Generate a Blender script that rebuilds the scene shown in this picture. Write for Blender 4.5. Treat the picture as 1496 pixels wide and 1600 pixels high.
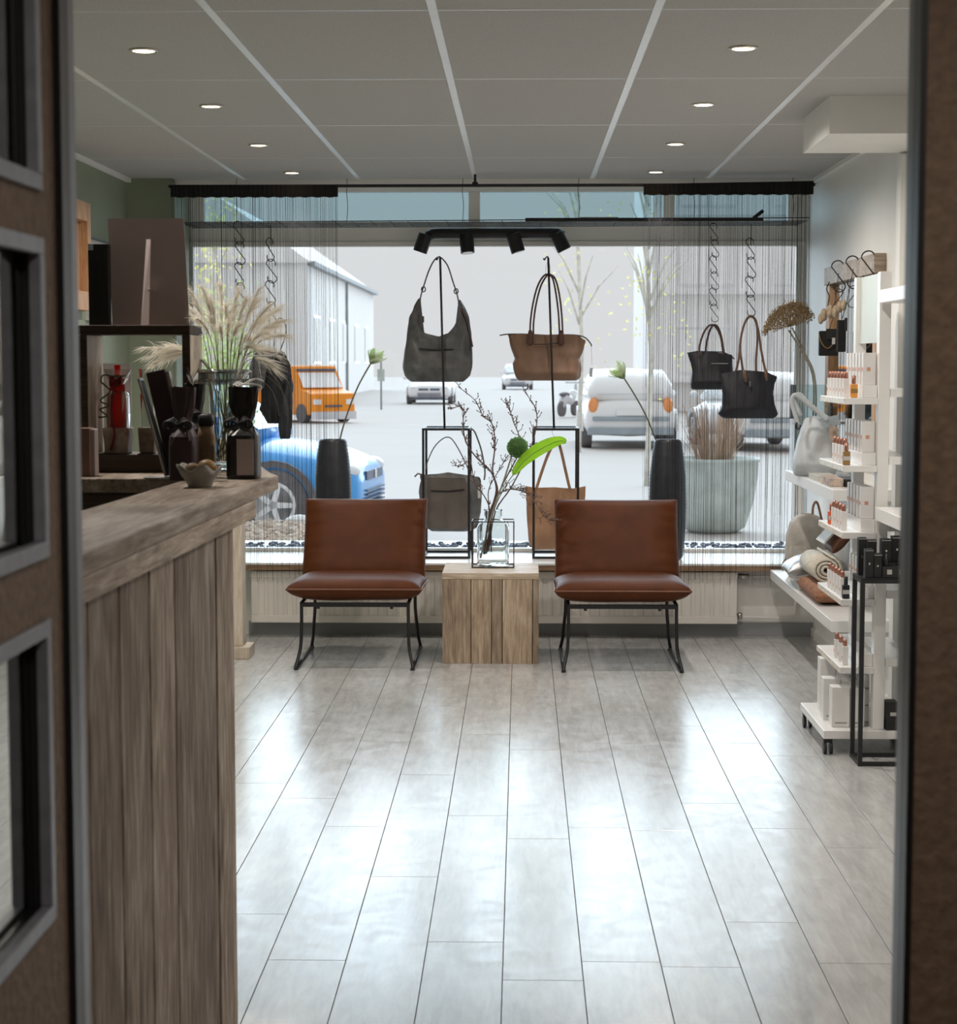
import bpy, bmesh, math, random
from math import sin, cos, pi, atan, radians, sqrt
from mathutils import Vector, Matrix, noise
random.seed(7)
for o in list(bpy.data.objects): bpy.data.objects.remove(o)
C = bpy.context.scene.collection
S = bpy.context.scene

# ------------------------------------------------------------------ camera
F = 2900.0; EYE = 1.5
PIT = atan(235 / F); YAW = atan(67 * cos(PIT) / F)
cd = bpy.data.cameras.new('camera'); cam = bpy.data.objects.new('camera', cd); C.objects.link(cam)
cam.location = (0, 0, EYE); cam.rotation_euler = (pi / 2 - PIT, 0, YAW)
cd.sensor_fit = 'HORIZONTAL'; cd.sensor_width = 36; cd.lens = F / 1496 * 36
cd.dof.use_dof = True; cd.dof.focus_distance = 7.2; cd.dof.aperture_fstop = 9.5
cd.clip_start = 0.05; cd.clip_end = 400
S.camera = cam

# ------------------------------------------------------------------ world, sun, exposure
SKY = (0.675, 0.685, 0.70)
w = bpy.data.worlds.new('world'); S.world = w; w.use_nodes = True
bg = w.node_tree.nodes['Background']; bg.inputs[0].default_value = (*SKY, 1); bg.inputs[1].default_value = 1.0
sd = bpy.data.lights.new('sun', 'SUN'); sun = bpy.data.objects.new('sun', sd); C.objects.link(sun)
sd.energy = 6.0; sd.angle = radians(88); sd.color = (0.68, 0.86, 1.0)
_d = Vector((0.03, -1, -0.55))
sun.rotation_euler = _d.to_track_quat('-Z', 'Y').to_euler(); sun.location = (0, 30, 15)
S.view_settings.view_transform = 'Standard'; S.view_settings.look = 'None'
S.view_settings.gamma = 1; S.view_settings.use_curve_mapping = False
S.view_settings.exposure = 0.16

# ------------------------------------------------------------------ photo rays -> world points
_r = Vector((cos(YAW), sin(YAW), 0)); _f = Vector((-sin(YAW) * cos(PIT), cos(YAW) * cos(PIT), -sin(PIT))); _u = Vector((-sin(YAW) * sin(PIT), cos(YAW) * sin(PIT), cos(PIT)))
def ray(x, y): return _f + _r * ((x - 748) / F) - _u * ((y - 800) / F)
def aty(x, y, Y): d = ray(x, y); return Vector((0, 0, EYE)) + d * (Y / d.y)
def atz(x, y, Z): d = ray(x, y); return Vector((0, 0, EYE)) + d * ((Z - EYE) / d.z)
def atx(x, y, X): d = ray(x, y); return Vector((0, 0, EYE)) + d * (X / d.x)

# ------------------------------------------------------------------ materials
def newmat(name):
    m = bpy.data.materials.new(name); m.use_nodes = True; nt = m.node_tree
    return m, nt, nt.nodes['Principled BSDF']
def N(nt, t, **kw):
    n = nt.nodes.new(t)
    for k, v in kw.items():
        if k in n.inputs: n.inputs[k].default_value = v
        else: setattr(n, k, v)
    return n
def c4(c): return (*c, 1)
def plain(name, col, rough=0.5, metal=0.0, ns=25, var=0.12, bump=0.0, ior=1.5, coat=0.0, sheen=0.0, trans=0.0, det=4, stretch=(1, 1, 1)):
    m, nt, p = newmat(name); L = nt.links
    tc = N(nt, 'ShaderNodeTexCoord'); mp = N(nt, 'ShaderNodeMapping'); mp.inputs['Scale'].default_value = stretch
    nz = N(nt, 'ShaderNodeTexNoise', Scale=ns, Detail=det)
    cr = N(nt, 'ShaderNodeValToRGB')
    cr.color_ramp.elements[0].position = 0.3; cr.color_ramp.elements[1].position = 0.7
    cr.color_ramp.elements[0].color = c4([c * (1 - var) for c in col]); cr.color_ramp.elements[1].color = c4([min(1, c * (1 + var)) for c in col])
    L.new(tc.outputs['Object'], mp.inputs[0]); L.new(mp.outputs[0], nz.inputs[0]); L.new(nz.outputs[0], cr.inputs[0]); L.new(cr.outputs[0], p.inputs['Base Color'])
    p.inputs['Roughness'].default_value = rough; p.inputs['Metallic'].default_value = metal; p.inputs['IOR'].default_value = ior
    p.inputs['Coat Weight'].default_value = coat; p.inputs['Sheen Weight'].default_value = sheen; p.inputs['Transmission Weight'].default_value = trans
    if bump:
        b = N(nt, 'ShaderNodeBump', Strength=bump, Distance=0.01); L.new(nz.outputs[0], b.inputs['Height']); L.new(b.outputs[0], p.inputs['Normal'])
    return m
def wood(name, dark, mid, light, axis=2, rough=0.6, grain=9, bump=0.35, ior=1.45, fine=14, vary=0.35, knots=True):
    m, nt, p = newmat(name); L = nt.links
    tc = N(nt, 'ShaderNodeTexCoord'); oi = N(nt, 'ShaderNodeObjectInfo')
    mul = N(nt, 'ShaderNodeMath', operation='MULTIPLY'); mul.inputs[1].default_value = 37.0; L.new(oi.outputs['Random'], mul.inputs[0])
    ad = N(nt, 'ShaderNodeVectorMath', operation='ADD'); L.new(tc.outputs['Object'], ad.inputs[0]); L.new(mul.outputs[0], ad.inputs[1])
    mp = N(nt, 'ShaderNodeMapping'); sc = [fine] * 3; sc[axis] = 1; mp.inputs['Scale'].default_value = sc; L.new(ad.outputs[0], mp.inputs[0])
    n1 = N(nt, 'ShaderNodeTexNoise', Scale=grain, Detail=8, Roughness=0.65, Distortion=0.5); L.new(mp.outputs[0], n1.inputs[0])
    mp2 = N(nt, 'ShaderNodeMapping'); s2 = [3] * 3; s2[axis] = 0.9; mp2.inputs['Scale'].default_value = s2; L.new(ad.outputs[0], mp2.inputs[0])
    n2 = N(nt, 'ShaderNodeTexNoise', Scale=3.5, Detail=4, Roughness=0.55, Distortion=0.8); L.new(mp2.outputs[0], n2.inputs[0])
    mx = N(nt, 'ShaderNodeMix', data_type='FLOAT'); mx.inputs[0].default_value = 0.42; L.new(n1.outputs[0], mx.inputs[2]); L.new(n2.outputs[0], mx.inputs[3])
    cr = N(nt, 'ShaderNodeValToRGB'); e = cr.color_ramp.elements
    e[0].position = 0.36; e[0].color = c4(dark); e[1].position = 0.64; e[1].color = c4(light); k = e.new(0.5); k.color = c4(mid)
    L.new(mx.outputs[0], cr.inputs[0])
    hs = N(nt, 'ShaderNodeHueSaturation'); mr = N(nt, 'ShaderNodeMapRange'); mr.inputs[3].default_value = 1 - vary * 0.5; mr.inputs[4].default_value = 1 + vary * 0.5
    L.new(oi.outputs['Random'], mr.inputs[0]); L.new(mr.outputs[0], hs.inputs['Value']); L.new(cr.outputs[0], hs.inputs['Color'])
    out = hs.outputs[0]
    if knots:
        vo = N(nt, 'ShaderNodeTexVoronoi', Scale=2.2); s3 = [2.2] * 3; s3[axis] = 0.8
        m3 = N(nt, 'ShaderNodeMapping'); m3.inputs['Scale'].default_value = s3; L.new(ad.outputs[0], m3.inputs[0]); L.new(m3.outputs[0], vo.inputs[0])
        r3 = N(nt, 'ShaderNodeMapRange'); r3.inputs[1].default_value = 0.05; r3.inputs[2].default_value = 0.13; r3.inputs[3].default_value = 0.75; r3.inputs[4].default_value = 0.0
        L.new(vo.outputs['Distance'], r3.inputs[0])
        mm = N(nt, 'ShaderNodeMix', data_type='RGBA'); L.new(r3.outputs[0], mm.inputs[0]); L.new(out, mm.inputs[6]); mm.inputs[7].default_value = c4([c * 0.45 for c in dark]); out = mm.outputs[2]
    L.new(out, p.inputs['Base Color'])
    p.inputs['Roughness'].default_value = rough; p.inputs['IOR'].default_value = ior
    b = N(nt, 'ShaderNodeBump', Strength=bump, Distance=0.004); L.new(n1.outputs[0], b.inputs['Height']); L.new(b.outputs[0], p.inputs['Normal'])
    return m
def thin_glass(name, tint=(0.97, 0.99, 0.985), refl=0.06, rough=0.02, ior=1.45):
    m = bpy.data.materials.new(name); m.use_nodes = True; nt = m.node_tree; nt.nodes.clear(); L = nt.links
    o = N(nt, 'ShaderNodeOutputMaterial'); mx = N(nt, 'ShaderNodeMixShader'); tr = N(nt, 'ShaderNodeBsdfTransparent'); gl = N(nt, 'ShaderNodeBsdfGlossy', Roughness=rough)
    tr.inputs[0].default_value = c4(tint); fr = N(nt, 'ShaderNodeFresnel', IOR=ior); nz = N(nt, 'ShaderNodeTexNoise', Scale=8.0)
    ml = N(nt, 'ShaderNodeMath', operation='MULTIPLY'); mr = N(nt, 'ShaderNodeMapRange'); mr.inputs[3].default_value = refl * 12; mr.inputs[4].default_value = refl * 18
    L.new(nz.outputs[0], mr.inputs[0]); L.new(fr.outputs[0], ml.inputs[0]); L.new(mr.outputs[0], ml.inputs[1]); ml.use_clamp = True
    L.new(ml.outputs[0], mx.inputs[0]); L.new(tr.outputs[0], mx.inputs[1]); L.new(gl.outputs[0], mx.inputs[2]); L.new(mx.outputs[0], o.inputs[0])
    return m
def emis(name, col, s):
    m, nt, p = newmat(name); p.inputs['Base Color'].default_value = c4(col); p.inputs['Emission Color'].default_value = c4(col); p.inputs['Emission Strength'].default_value = s
    return m

M = {}
M['tile'] = plain('ceiling_tile', (0.455, 0.45, 0.44), 0.9, ns=180, var=0.10, bump=0.25)
M['tee'] = plain('ceiling_profile', (0.82, 0.84, 0.86), 0.26, ns=20, var=0.03)
M['white'] = plain('white_paint', (0.84, 0.83, 0.80), 0.55, ns=3, var=0.03)
M['whitegloss'] = plain('white_lacquer', (0.78, 0.78, 0.77), 0.25, ns=4, var=0.02)
M['green'] = plain('sage_green_paint', (0.27, 0.31, 0.225), 0.7, ns=3, var=0.05)
M['brown'] = plain('brown_textured_wallpaper', (0.19, 0.13, 0.088), 0.75, ns=60, var=0.22, bump=0.5, det=8)
M['jamb'] = plain('black_steel', (0.010, 0.010, 0.012), 0.4, ns=20)
M['alu'] = plain('grey_metal', (0.22, 0.23, 0.26), 0.4, 0.3, ns=40, var=0.12)
M['mirror'] = plain('mirror_glass', (0.62, 0.64, 0.62), 0.02, 1.0, ns=2, var=0.02)
M['radiator'] = plain('radiator_enamel', (0.84, 0.80, 0.74), 0.35, ns=4, var=0.02)
M['skirt'] = plain('grey_skirting', (0.30, 0.31, 0.32), 0.5, ns=6, var=0.05)
M['blackfab'] = plain('black_fabric', (0.009, 0.009, 0.010), 0.9, ns=120, var=0.3, bump=0.2)
M['string'] = plain('black_thread', (0.012, 0.012, 0.015), 0.6, ns=30)
M['metal'] = plain('black_powder_coat', (0.010, 0.010, 0.012), 0.42, ns=60, var=0.2)
M['rustmetal'] = plain('dark_brown_iron', (0.030, 0.018, 0.016), 0.5, ns=50, var=0.3)
M['leather'] = plain('cognac_leather', (0.080, 0.0235, 0.0070), 0.47, ns=9, var=0.16, bump=0.08, det=6, ior=1.22)
M['leatheredge'] = plain('dark_leather_piping', (0.13, 0.045, 0.018), 0.45, ns=20)
M['counter'] = wood('reclaimed_wood_planks', (0.075, 0.052, 0.038), (0.225, 0.170, 0.130), (0.47, 0.41, 0.35), axis=2, rough=0.7, grain=7, vary=0.5)
M['worktop'] = wood('reclaimed_wood_worktop', (0.16, 0.115, 0.082), (0.34, 0.27, 0.21), (0.58, 0.51, 0.43), axis=1, rough=0.62, grain=6, bump=0.5)
M['cube'] = wood('scaffold_wood', (0.16, 0.115, 0.08), (0.33, 0.25, 0.175), (0.49, 0.41, 0.32), axis=2, rough=0.65, grain=6, vary=0.7)
M['cubetop'] = wood('scaffold_wood_top', (0.24, 0.17, 0.115), (0.43, 0.34, 0.25), (0.60, 0.53, 0.44), axis=0, rough=0.5, grain=6)
M['palewood'] = wood('pale_wood', (0.45, 0.37, 0.28), (0.60, 0.52, 0.42), (0.72, 0.66, 0.57), axis=2, rough=0.6, vary=0.1)
M['darkwood'] = wood('dark_and_backlit_wood', (0.030, 0.017, 0.012), (0.052, 0.032, 0.022), (0.085, 0.055, 0.040), axis=0, rough=0.6, vary=0.1, knots=False)  # dark wood, also used for backlit shade on the box shelf front
M['orangewood'] = wood('warm_pine', (0.36, 0.18, 0.08), (0.50, 0.29, 0.15), (0.60, 0.40, 0.24), axis=2, rough=0.5, vary=0.1, knots=False)
M['sillwood'] = wood('sill_wood', (0.20, 0.115, 0.065), (0.32, 0.20, 0.12), (0.42, 0.29, 0.19), axis=0, rough=0.5, vary=0.1, knots=False)
M['silltop'] = plain('blown_white_sill', (0.80, 0.79, 0.77), 0.28, ns=4, var=0.03)  # white stands in for the blown window reflection on the brown sill
M['glass'] = thin_glass('window_glass', (0.985, 0.99, 0.99), 0.05)
M['tint'] = thin_glass('tinted_transom_glass', (0.60, 0.705, 0.73), 0.03, 0.1)
M['clear'] = thin_glass('clear_vessel_glass', (0.90, 0.945, 0.95), 0.10, 0.03)
M['rimglass'] = thin_glass('thick_rim_glass', (0.62, 0.66, 0.68), 0.45, 0.12)
M['rglass'], _nt, _p = newmat('thick_clear_glass')
_p.inputs['Transmission Weight'].default_value = 1; _p.inputs['Roughness'].default_value = 0.01; _p.inputs['IOR'].default_value = 1.45; _p.inputs['Base Color'].default_value = (0.93, 0.97, 0.97, 1)
M['cello'] = thin_glass('cellophane', (0.90, 0.91, 0.92), 0.16, 0.12)
M['spotglow'] = emis('lamp_glow', (1.0, 0.72, 0.42), 9.0)
M['chrome'] = plain('brushed_chrome', (0.55, 0.53, 0.50), 0.25, 0.9, ns=30)
M['greyleather'] = plain('grey_suede_leather', (0.120, 0.122, 0.122), 0.42, ns=14, var=0.35, bump=0.25, det=6)
M['taupeleather'] = plain('taupe_leather', (0.115, 0.098, 0.085), 0.55, ns=10, var=0.2, bump=0.1)
M['tanbag'] = plain('tan_nylon', (0.25, 0.145, 0.092), 0.55, ns=10, var=0.16, bump=0.12)
M['brownstrap'] = plain('brown_leather_strap', (0.12, 0.055, 0.040), 0.45, ns=20)
M['tanstrap'] = plain('tan_leather_strap', (0.27, 0.15, 0.095), 0.45, ns=20)
M['navy'] = plain('black_nylon_bag', (0.016, 0.017, 0.024), 0.5, ns=14, var=0.25, bump=0.1)
M['toteleather'] = plain('camel_leather', (0.33, 0.18, 0.10), 0.5, ns=10, var=0.15, bump=0.1)
M['vase'] = plain('anthracite_ceramic', (0.030, 0.033, 0.042), 0.38, ns=30, var=0.2)
M['stem'] = plain('flower_stem', (0.13, 0.13, 0.09), 0.6, ns=30)
M['petal'] = plain('pale_green_petal', (0.52, 0.62, 0.38), 0.5, ns=30, var=0.2, trans=0.0)
M['petalw'] = plain('cream_petal', (0.74, 0.76, 0.62), 0.5, ns=30, var=0.1)
M['branch'] = plain('dry_branch_bark', (0.125, 0.075, 0.062), 0.7, ns=60, var=0.3, bump=0.2)
M['allium'] = plain('green_allium', (0.16, 0.30, 0.12), 0.6, ns=90, var=0.5)
M['dryflower'] = plain('dried_umbel', (0.33, 0.25, 0.14), 0.8, ns=90, var=0.4)
M['drystem'] = plain('dried_stem', (0.24, 0.23, 0.18), 0.7, ns=30)
M['pampas'] = plain('pampas_plume', (0.70, 0.66, 0.58), 0.8, ns=40, var=0.25)
M['pampasstem'] = plain('pampas_stem', (0.36, 0.33, 0.20), 0.7, ns=40, var=0.3)
M['paperdark'] = plain('black_gift_paper', (0.012, 0.010, 0.011), 0.35, ns=30, var=0.4, bump=0.3)
M['kraft'] = plain('kraft_paper', (0.20, 0.13, 0.065), 0.6, ns=20)
M['plum'] = plain('plum_card', (0.045, 0.024, 0.028), 0.5, ns=20)
M['pinkcard'] = plain('taupe_pink_card', (0.45, 0.37, 0.35), 0.6, ns=5, var=0.04)
M['pinkbox'] = plain('pink_brown_card', (0.21, 0.12, 0.095), 0.55, ns=8, var=0.06)
M['card'] = plain('white_card', (0.72, 0.71, 0.68), 0.5, ns=8, var=0.03)
M['blackcard'] = plain('black_card', (0.012, 0.012, 0.012), 0.45, ns=20)
M['red'] = plain('red_bottle', (0.62, 0.035, 0.020), 0.25, ns=20, var=0.2)
M['redbow'] = plain('red_ribbon', (0.22, 0.010, 0.012), 0.4, ns=20, var=0.3)
M['patterncard'] = plain('floral_card', (0.42, 0.33, 0.27), 0.5, ns=28, var=0.55)
M['ceramic'] = plain('grey_ceramic', (0.30, 0.29, 0.26), 0.45, ns=30)
M['fruit'] = plain('ochre_fruit', (0.30, 0.17, 0.05), 0.5, ns=20)
M['silver'] = plain('silver_metal', (0.6, 0.6, 0.62), 0.22, 0.9, ns=20)
M['boxwhite'] = plain('white_perfume_box', (0.74, 0.73, 0.72), 0.35, ns=12, var=0.04)
M['label'] = plain('peach_label', (0.62, 0.30, 0.20), 0.5, ns=12)
M['copper'] = plain('rose_gold_cap', (0.50, 0.24, 0.18), 0.28, 0.8, ns=20)
M['amber'] = plain('amber_liquid', (0.72, 0.30, 0.05), 0.15, ns=20, coat=0.5)
M['orangeliq'] = plain('orange_liquid', (0.80, 0.14, 0.04), 0.15, ns=20, coat=0.5)
M['trayface'] = plain('printed_tray_edge', (0.66, 0.62, 0.55), 0.35, ns=60, var=0.35)
M['lightgrey'] = plain('pale_grey_leather', (0.50, 0.54, 0.57), 0.45, ns=12, var=0.12, bump=0.1)
M['stonebag'] = plain('stone_canvas', (0.42, 0.39, 0.35), 0.7, ns=20, var=0.12, bump=0.1)
M['pouch'] = plain('metallic_silver_leather', (0.50, 0.51, 0.52), 0.32, 0.5, ns=14, var=0.2, bump=0.2)
M['fleece'] = plain('cream_fleece', (0.60, 0.56, 0.48), 0.95, ns=60, var=0.15, bump=0.5)
M['blanket'] = plain('rust_brown_knit', (0.26, 0.12, 0.065), 0.95, ns=60, var=0.3, bump=0.5)
M['rubber'] = plain('black_rubber', (0.012, 0.012, 0.013), 0.5, ns=20)
M['header'] = plain('pale_green_header_card', (0.56, 0.61, 0.55), 0.4, ns=6, var=0.03)
M['poly'] = plain('black_plastic', (0.015, 0.015, 0.016), 0.35, ns=20)
M['scarf'] = plain('beige_knotted_cord', (0.40, 0.31, 0.21), 0.8, ns=40, var=0.3, bump=0.4)
M['ground'] = plain('pale_paving', (0.44, 0.40, 0.37), 0.8, ns=0.5, var=0.03)
M['litter'] = plain('leaf_litter', (0.52, 0.42, 0.34), 0.9, ns=9, var=0.5, det=8)
M['pebble'] = plain('dark_slate_pebble', (0.045, 0.055, 0.085), 0.5, ns=30, var=0.4)
M['rock'] = plain('white_rock', (0.75, 0.75, 0.74), 0.8, ns=5, var=0.1)
M['render'] = plain('white_facade', (0.97, 0.97, 0.97), 0.9, ns=0.6, var=0.02)  # near-white, raised to imitate overexposed daylight on the buildings
M['gutter'] = plain('grey_gutter', (0.30, 0.32, 0.33), 0.6, ns=3)
M['farglass'] = plain('hazed_window_glass', (0.88, 0.88, 0.90), 0.2, ns=1)  # glass paled to imitate outdoor haze and overexposure
M['farsteel'] = plain('hazed_grey_steel', (0.70, 0.71, 0.75), 0.5, ns=2)  # paled for the same washed-out outdoor glare
M['carblue'] = plain('bright_blue_car_paint', (0.06, 0.36, 0.82), 0.3, ns=2, var=0.05, coat=0.5)
M['carwhite'] = plain('white_car_paint', (0.90, 0.90, 0.90), 0.3, ns=2, var=0.02, coat=0.3)
M['carsilver'] = plain('silver_car_paint', (0.85, 0.86, 0.88), 0.35, ns=2, var=0.02)
M['carglass'] = plain('car_glass', (0.62, 0.66, 0.70), 0.12, ns=2)
M['cardark'] = plain('car_trim', (0.10, 0.12, 0.18), 0.5, ns=4, var=0.2)
M['cargrey'] = plain('car_bumper_plastic', (0.36, 0.42, 0.46), 0.6, ns=4, var=0.1)
M['tyre'] = plain('tyre_rubber', (0.16, 0.15, 0.16), 0.8, ns=9)
M['vanorange'] = plain('orange_van_paint', (0.98, 0.32, 0.010), 0.4, ns=1, var=0.06)
M['taillight'] = plain('tail_light', (0.9, 0.35, 0.12), 0.3, ns=5)
M['zinc'] = plain('zinc_planter', (0.50, 0.56, 0.53), 0.6, ns=5, var=0.15, bump=0.1)
M['drygrass'] = plain('dry_grass', (0.46, 0.33, 0.24), 0.8, ns=9, var=0.3)
M['yellowleaf'] = plain('yellow_leaf', (0.62, 0.55, 0.18), 0.7, ns=4, var=0.3)
M['greenleaf'] = plain('green_leaf', (0.34, 0.42, 0.16), 0.7, ns=4, var=0.4)
M['bark'] = plain('tree_bark', (0.80, 0.78, 0.70), 0.9, ns=9, var=0.2)  # bark colour lightened to imitate overexposure outside

def leafmat():
    m, nt, p = newmat('bright_leaf'); L = nt.links
    p.inputs['Base Color'].default_value = (0.22, 0.42, 0.02, 1); p.inputs['Roughness'].default_value = 0.35
    t = N(nt, 'ShaderNodeBsdfTranslucent'); nz = N(nt, 'ShaderNodeTexNoise', Scale=30.0); cr = N(nt, 'ShaderNodeValToRGB')
    cr.color_ramp.elements[0].color = (0.22, 0.46, 0.01, 1); cr.color_ramp.elements[1].color = (0.42, 0.70, 0.04, 1)
    tc = N(nt, 'ShaderNodeTexCoord'); L.new(tc.outputs['Object'], nz.inputs[0]); L.new(nz.outputs[0], cr.inputs[0]); L.new(cr.outputs[0], t.inputs[0])
    mx = N(nt, 'ShaderNodeMixShader'); mx.inputs[0].default_value = 0.65; L.new(p.outputs[0], mx.inputs[1]); L.new(t.outputs[0], mx.inputs[2])
    L.new(mx.outputs[0], nt.nodes['Material Output'].inputs[0]); return m
M['leaf'] = leafmat()
def translu(key, col, k=0.6):
    m = M[key]; nt = m.node_tree; L = nt.links; p = nt.nodes['Principled BSDF']
    t = N(nt, 'ShaderNodeBsdfTranslucent'); t.inputs[0].default_value = c4(col); mx = N(nt, 'ShaderNodeMixShader'); mx.inputs[0].default_value = k
    L.new(p.outputs[0], mx.inputs[1]); L.new(t.outputs[0], mx.inputs[2]); L.new(mx.outputs[0], nt.nodes['Material Output'].inputs[0])
translu('petal', (0.5, 0.66, 0.30)); translu('petalw', (0.8, 0.85, 0.6)); translu('pampas', (0.82, 0.78, 0.68), 0.6); translu('pampasstem', (0.5, 0.48, 0.3), 0.4); translu('dryflower', (0.5, 0.36, 0.18), 0.4)
translu('red', (0.9, 0.06, 0.02), 0.55); translu('card', (0.8, 0.79, 0.77), 0.35); translu('allium', (0.25, 0.42, 0.16), 0.5); translu('yellowleaf', (0.8, 0.75, 0.35)); translu('greenleaf', (0.55, 0.65, 0.3)); translu('litter', (0.8, 0.7, 0.6), 0.4)

def floormat():
    m = wood('whitewashed_floor_plank', (0.37, 0.375, 0.365), (0.455, 0.46, 0.455), (0.53, 0.54, 0.54), axis=1, rough=0.2, grain=5, bump=0.012, ior=1.9, fine=7, vary=0.08, knots=False)
    nt = m.node_tree; L = nt.links; p = nt.nodes['Principled BSDF']
    nz = N(nt, 'ShaderNodeTexNoise', Scale=7.0, Detail=8, Distortion=1.5); tc = N(nt, 'ShaderNodeTexCoord'); L.new(tc.outputs['Object'], nz.inputs[0])
    mr = N(nt, 'ShaderNodeMapRange'); mr.inputs[1].default_value = 0.35; mr.inputs[2].default_value = 0.65; mr.inputs[3].default_value = 0.18; mr.inputs[4].default_value = 0.25
    L.new(nz.outputs[0], mr.inputs[0]); L.new(mr.outputs[0], p.inputs['Roughness'])
    return m
M['floor'] = floormat()
M['joint'] = plain('dark_floor_joint', (0.06, 0.055, 0.05), 0.8, ns=20)

# ------------------------------------------------------------------ mesh helpers
def wl(o):
    v = Vector((0, 0, 0))
    while o: v += o.location; o = o.parent
    return v
class MB:
    def __init__(s): s.v = []; s.f = []
    def add(s, vs, fs):
        n = len(s.v); s.v += [Vector(v) for v in vs]; s.f += [[i + n for i in f] for f in fs]; return s
    def box(s, x0, x1, y0, y1, z0, z1):
        vs = [(x, y, z) for x in (x0, x1) for y in (y0, y1) for z in (z0, z1)]
        return s.add(vs, [(0, 1, 3, 2), (4, 6, 7, 5), (0, 4, 5, 1), (2, 3, 7, 6), (0, 2, 6, 4), (1, 5, 7, 3)])
    def obox(s, c, dx, dy, dz, mat=None):
        mat = mat or Matrix(); c = Vector(c)
        vs = [c + mat @ Vector((x * dx / 2, y * dy / 2, z * dz / 2)) for x in (-1, 1) for y in (-1, 1) for z in (-1, 1)]
        return s.add(vs, [(0, 1, 3, 2), (4, 6, 7, 5), (0, 4, 5, 1), (2, 3, 7, 6), (0, 2, 6, 4), (1, 5, 7, 3)])
    def prism(s, poly, z0, z1):
        n = len(poly); vs = [(x, y, z0) for x, y in poly] + [(x, y, z1) for x, y in poly]
        return s.add(vs, [list(range(n))[::-1], [n + i for i in range(n)]] + [[i, (i + 1) % n, n + (i + 1) % n, n + i] for i in range(n)])
    def rings(s, rs, cap=True, closed=False):
        n = len(rs[0]); vs = [p for r in rs for p in r]; fs = []
        m = len(rs)
        for i in range(m if closed else m - 1):
            a = i * n; b = ((i + 1) % m) * n
            for j in range(n): k = (j + 1) % n; fs.append([a + j, a + k, b + k, b + j])
        if cap and not closed: fs.append(list(range(n))[::-1]); fs.append([(m - 1) * n + j for j in range(n)])
        return s.add(vs, fs)
    def tube(s, pts, r, n=6, cap=True, closed=False, flat=1.0):
        pts = [Vector(p) for p in pts]; m = len(pts); rs = []; up = None
        for i, p in enumerate(pts):
            if closed: t = pts[(i + 1) % m] - pts[i - 1]
            else: t = pts[min(i + 1, m - 1)] - pts[max(i - 1, 0)]
            if t.length < 1e-9: t = Vector((0, 0, 1))
            t.normalize()
            if up is None: up = Vector((0, 0, 1)) if abs(t.z) < 0.9 else Vector((0, 1, 0))
            a = t.cross(up)
            if a.length < 1e-6: a = t.cross(Vector((1, 0, 0)))
            a.normalize(); b = a.cross(t); up = b
            rr = r[i] if isinstance(r, (list, tuple)) else r
            rs.append([p + a * rr * cos(2 * pi * k / n + pi / n) + b * rr * flat * sin(2 * pi * k / n + pi / n) for k in range(n)])
        return s.rings(rs, cap, closed)
    def bar(s, pts, r): return s.tube(pts, r * 1.414, 4)
    def lathe(s, prof, c=(0, 0, 0), n=24, cap=True):
        c = Vector(c); return s.rings([[c + Vector((r * cos(2 * pi * k / n), r * sin(2 * pi * k / n), z)) for k in range(n)] for r, z in prof], cap)
    def ball(s, c, r, n=10, m=7, sq=(1, 1, 1)):
        c = Vector(c); rs = []
        for i in range(m + 1):
            t = pi * i / m; rr = max(sin(t), 0.02)
            rs.append([c + Vector((r * sq[0] * rr * cos(2 * pi * k / n), r * sq[1] * rr * sin(2 * pi * k / n), -r * sq[2] * cos(t))) for k in range(n)])
        return s.rings(rs)
    def ribbon(s, pts, wd, side):
        side = Vector(side); vs = []; m = len(pts)
        for i, p in enumerate(pts):
            ww = wd[i] if isinstance(wd, (list, tuple)) else wd
            vs += [Vector(p) - side * ww, Vector(p) + side * ww]
        return s.add(vs, [[2 * i, 2 * i + 1, 2 * i + 3, 2 * i + 2] for i in range(m - 1)])
    def build(s, name, mat, parent=None, smooth=False, bevel=0.0, label=None, kind=None, sub=0):
        me = bpy.data.meshes.new(name); o = bpy.data.objects.new(name, me); C.objects.link(o)
        if parent is not None: o.parent = parent; off = wl(parent)
        else:
            lo = Vector([min(v[i] for v in s.v) for i in range(3)]); hi = Vector([max(v[i] for v in s.v) for i in range(3)])
            off = Vector(((lo.x + hi.x) / 2, (lo.y + hi.y) / 2, lo.z)); o.location = off
        me.from_pydata([tuple(v - off) for v in s.v], [], s.f); me.materials.append(M[mat])
        if len(s.v) < 60000:
            b = bmesh.new(); b.from_mesh(me); bmesh.ops.recalc_face_normals(b, faces=b.faces); b.to_mesh(me); b.free()
        if smooth: me.polygons.foreach_set('use_smooth', [True] * len(me.polygons))
        me.update()
        if bevel: q = o.modifiers.new('bevel', 'BEVEL'); q.width = bevel; q.segments = 2; q.limit_method = 'ANGLE'
        if sub: q = o.modifiers.new('sub', 'SUBSURF'); q.levels = sub; q.render_levels = sub
        if label: o['label'] = label
        if kind: o['kind'] = kind
        return o
def thing(name, label, cat, loc=(0, 0, 0), group=None):
    o = bpy.data.objects.new(name, None); C.objects.link(o); o.location = loc; o.empty_display_size = 0.05
    o['label'] = label; o['category'] = cat
    if group: o['group'] = group
    return o
def tag(o, label, cat, group=None):
    o['label'] = label; o['category'] = cat
    if group: o['group'] = group
    return o
def struct(o): o['kind'] = 'structure'; return o
def sroot(name):
    o = bpy.data.objects.new(name, None); C.objects.link(o); o['kind'] = 'structure'; return o
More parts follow.
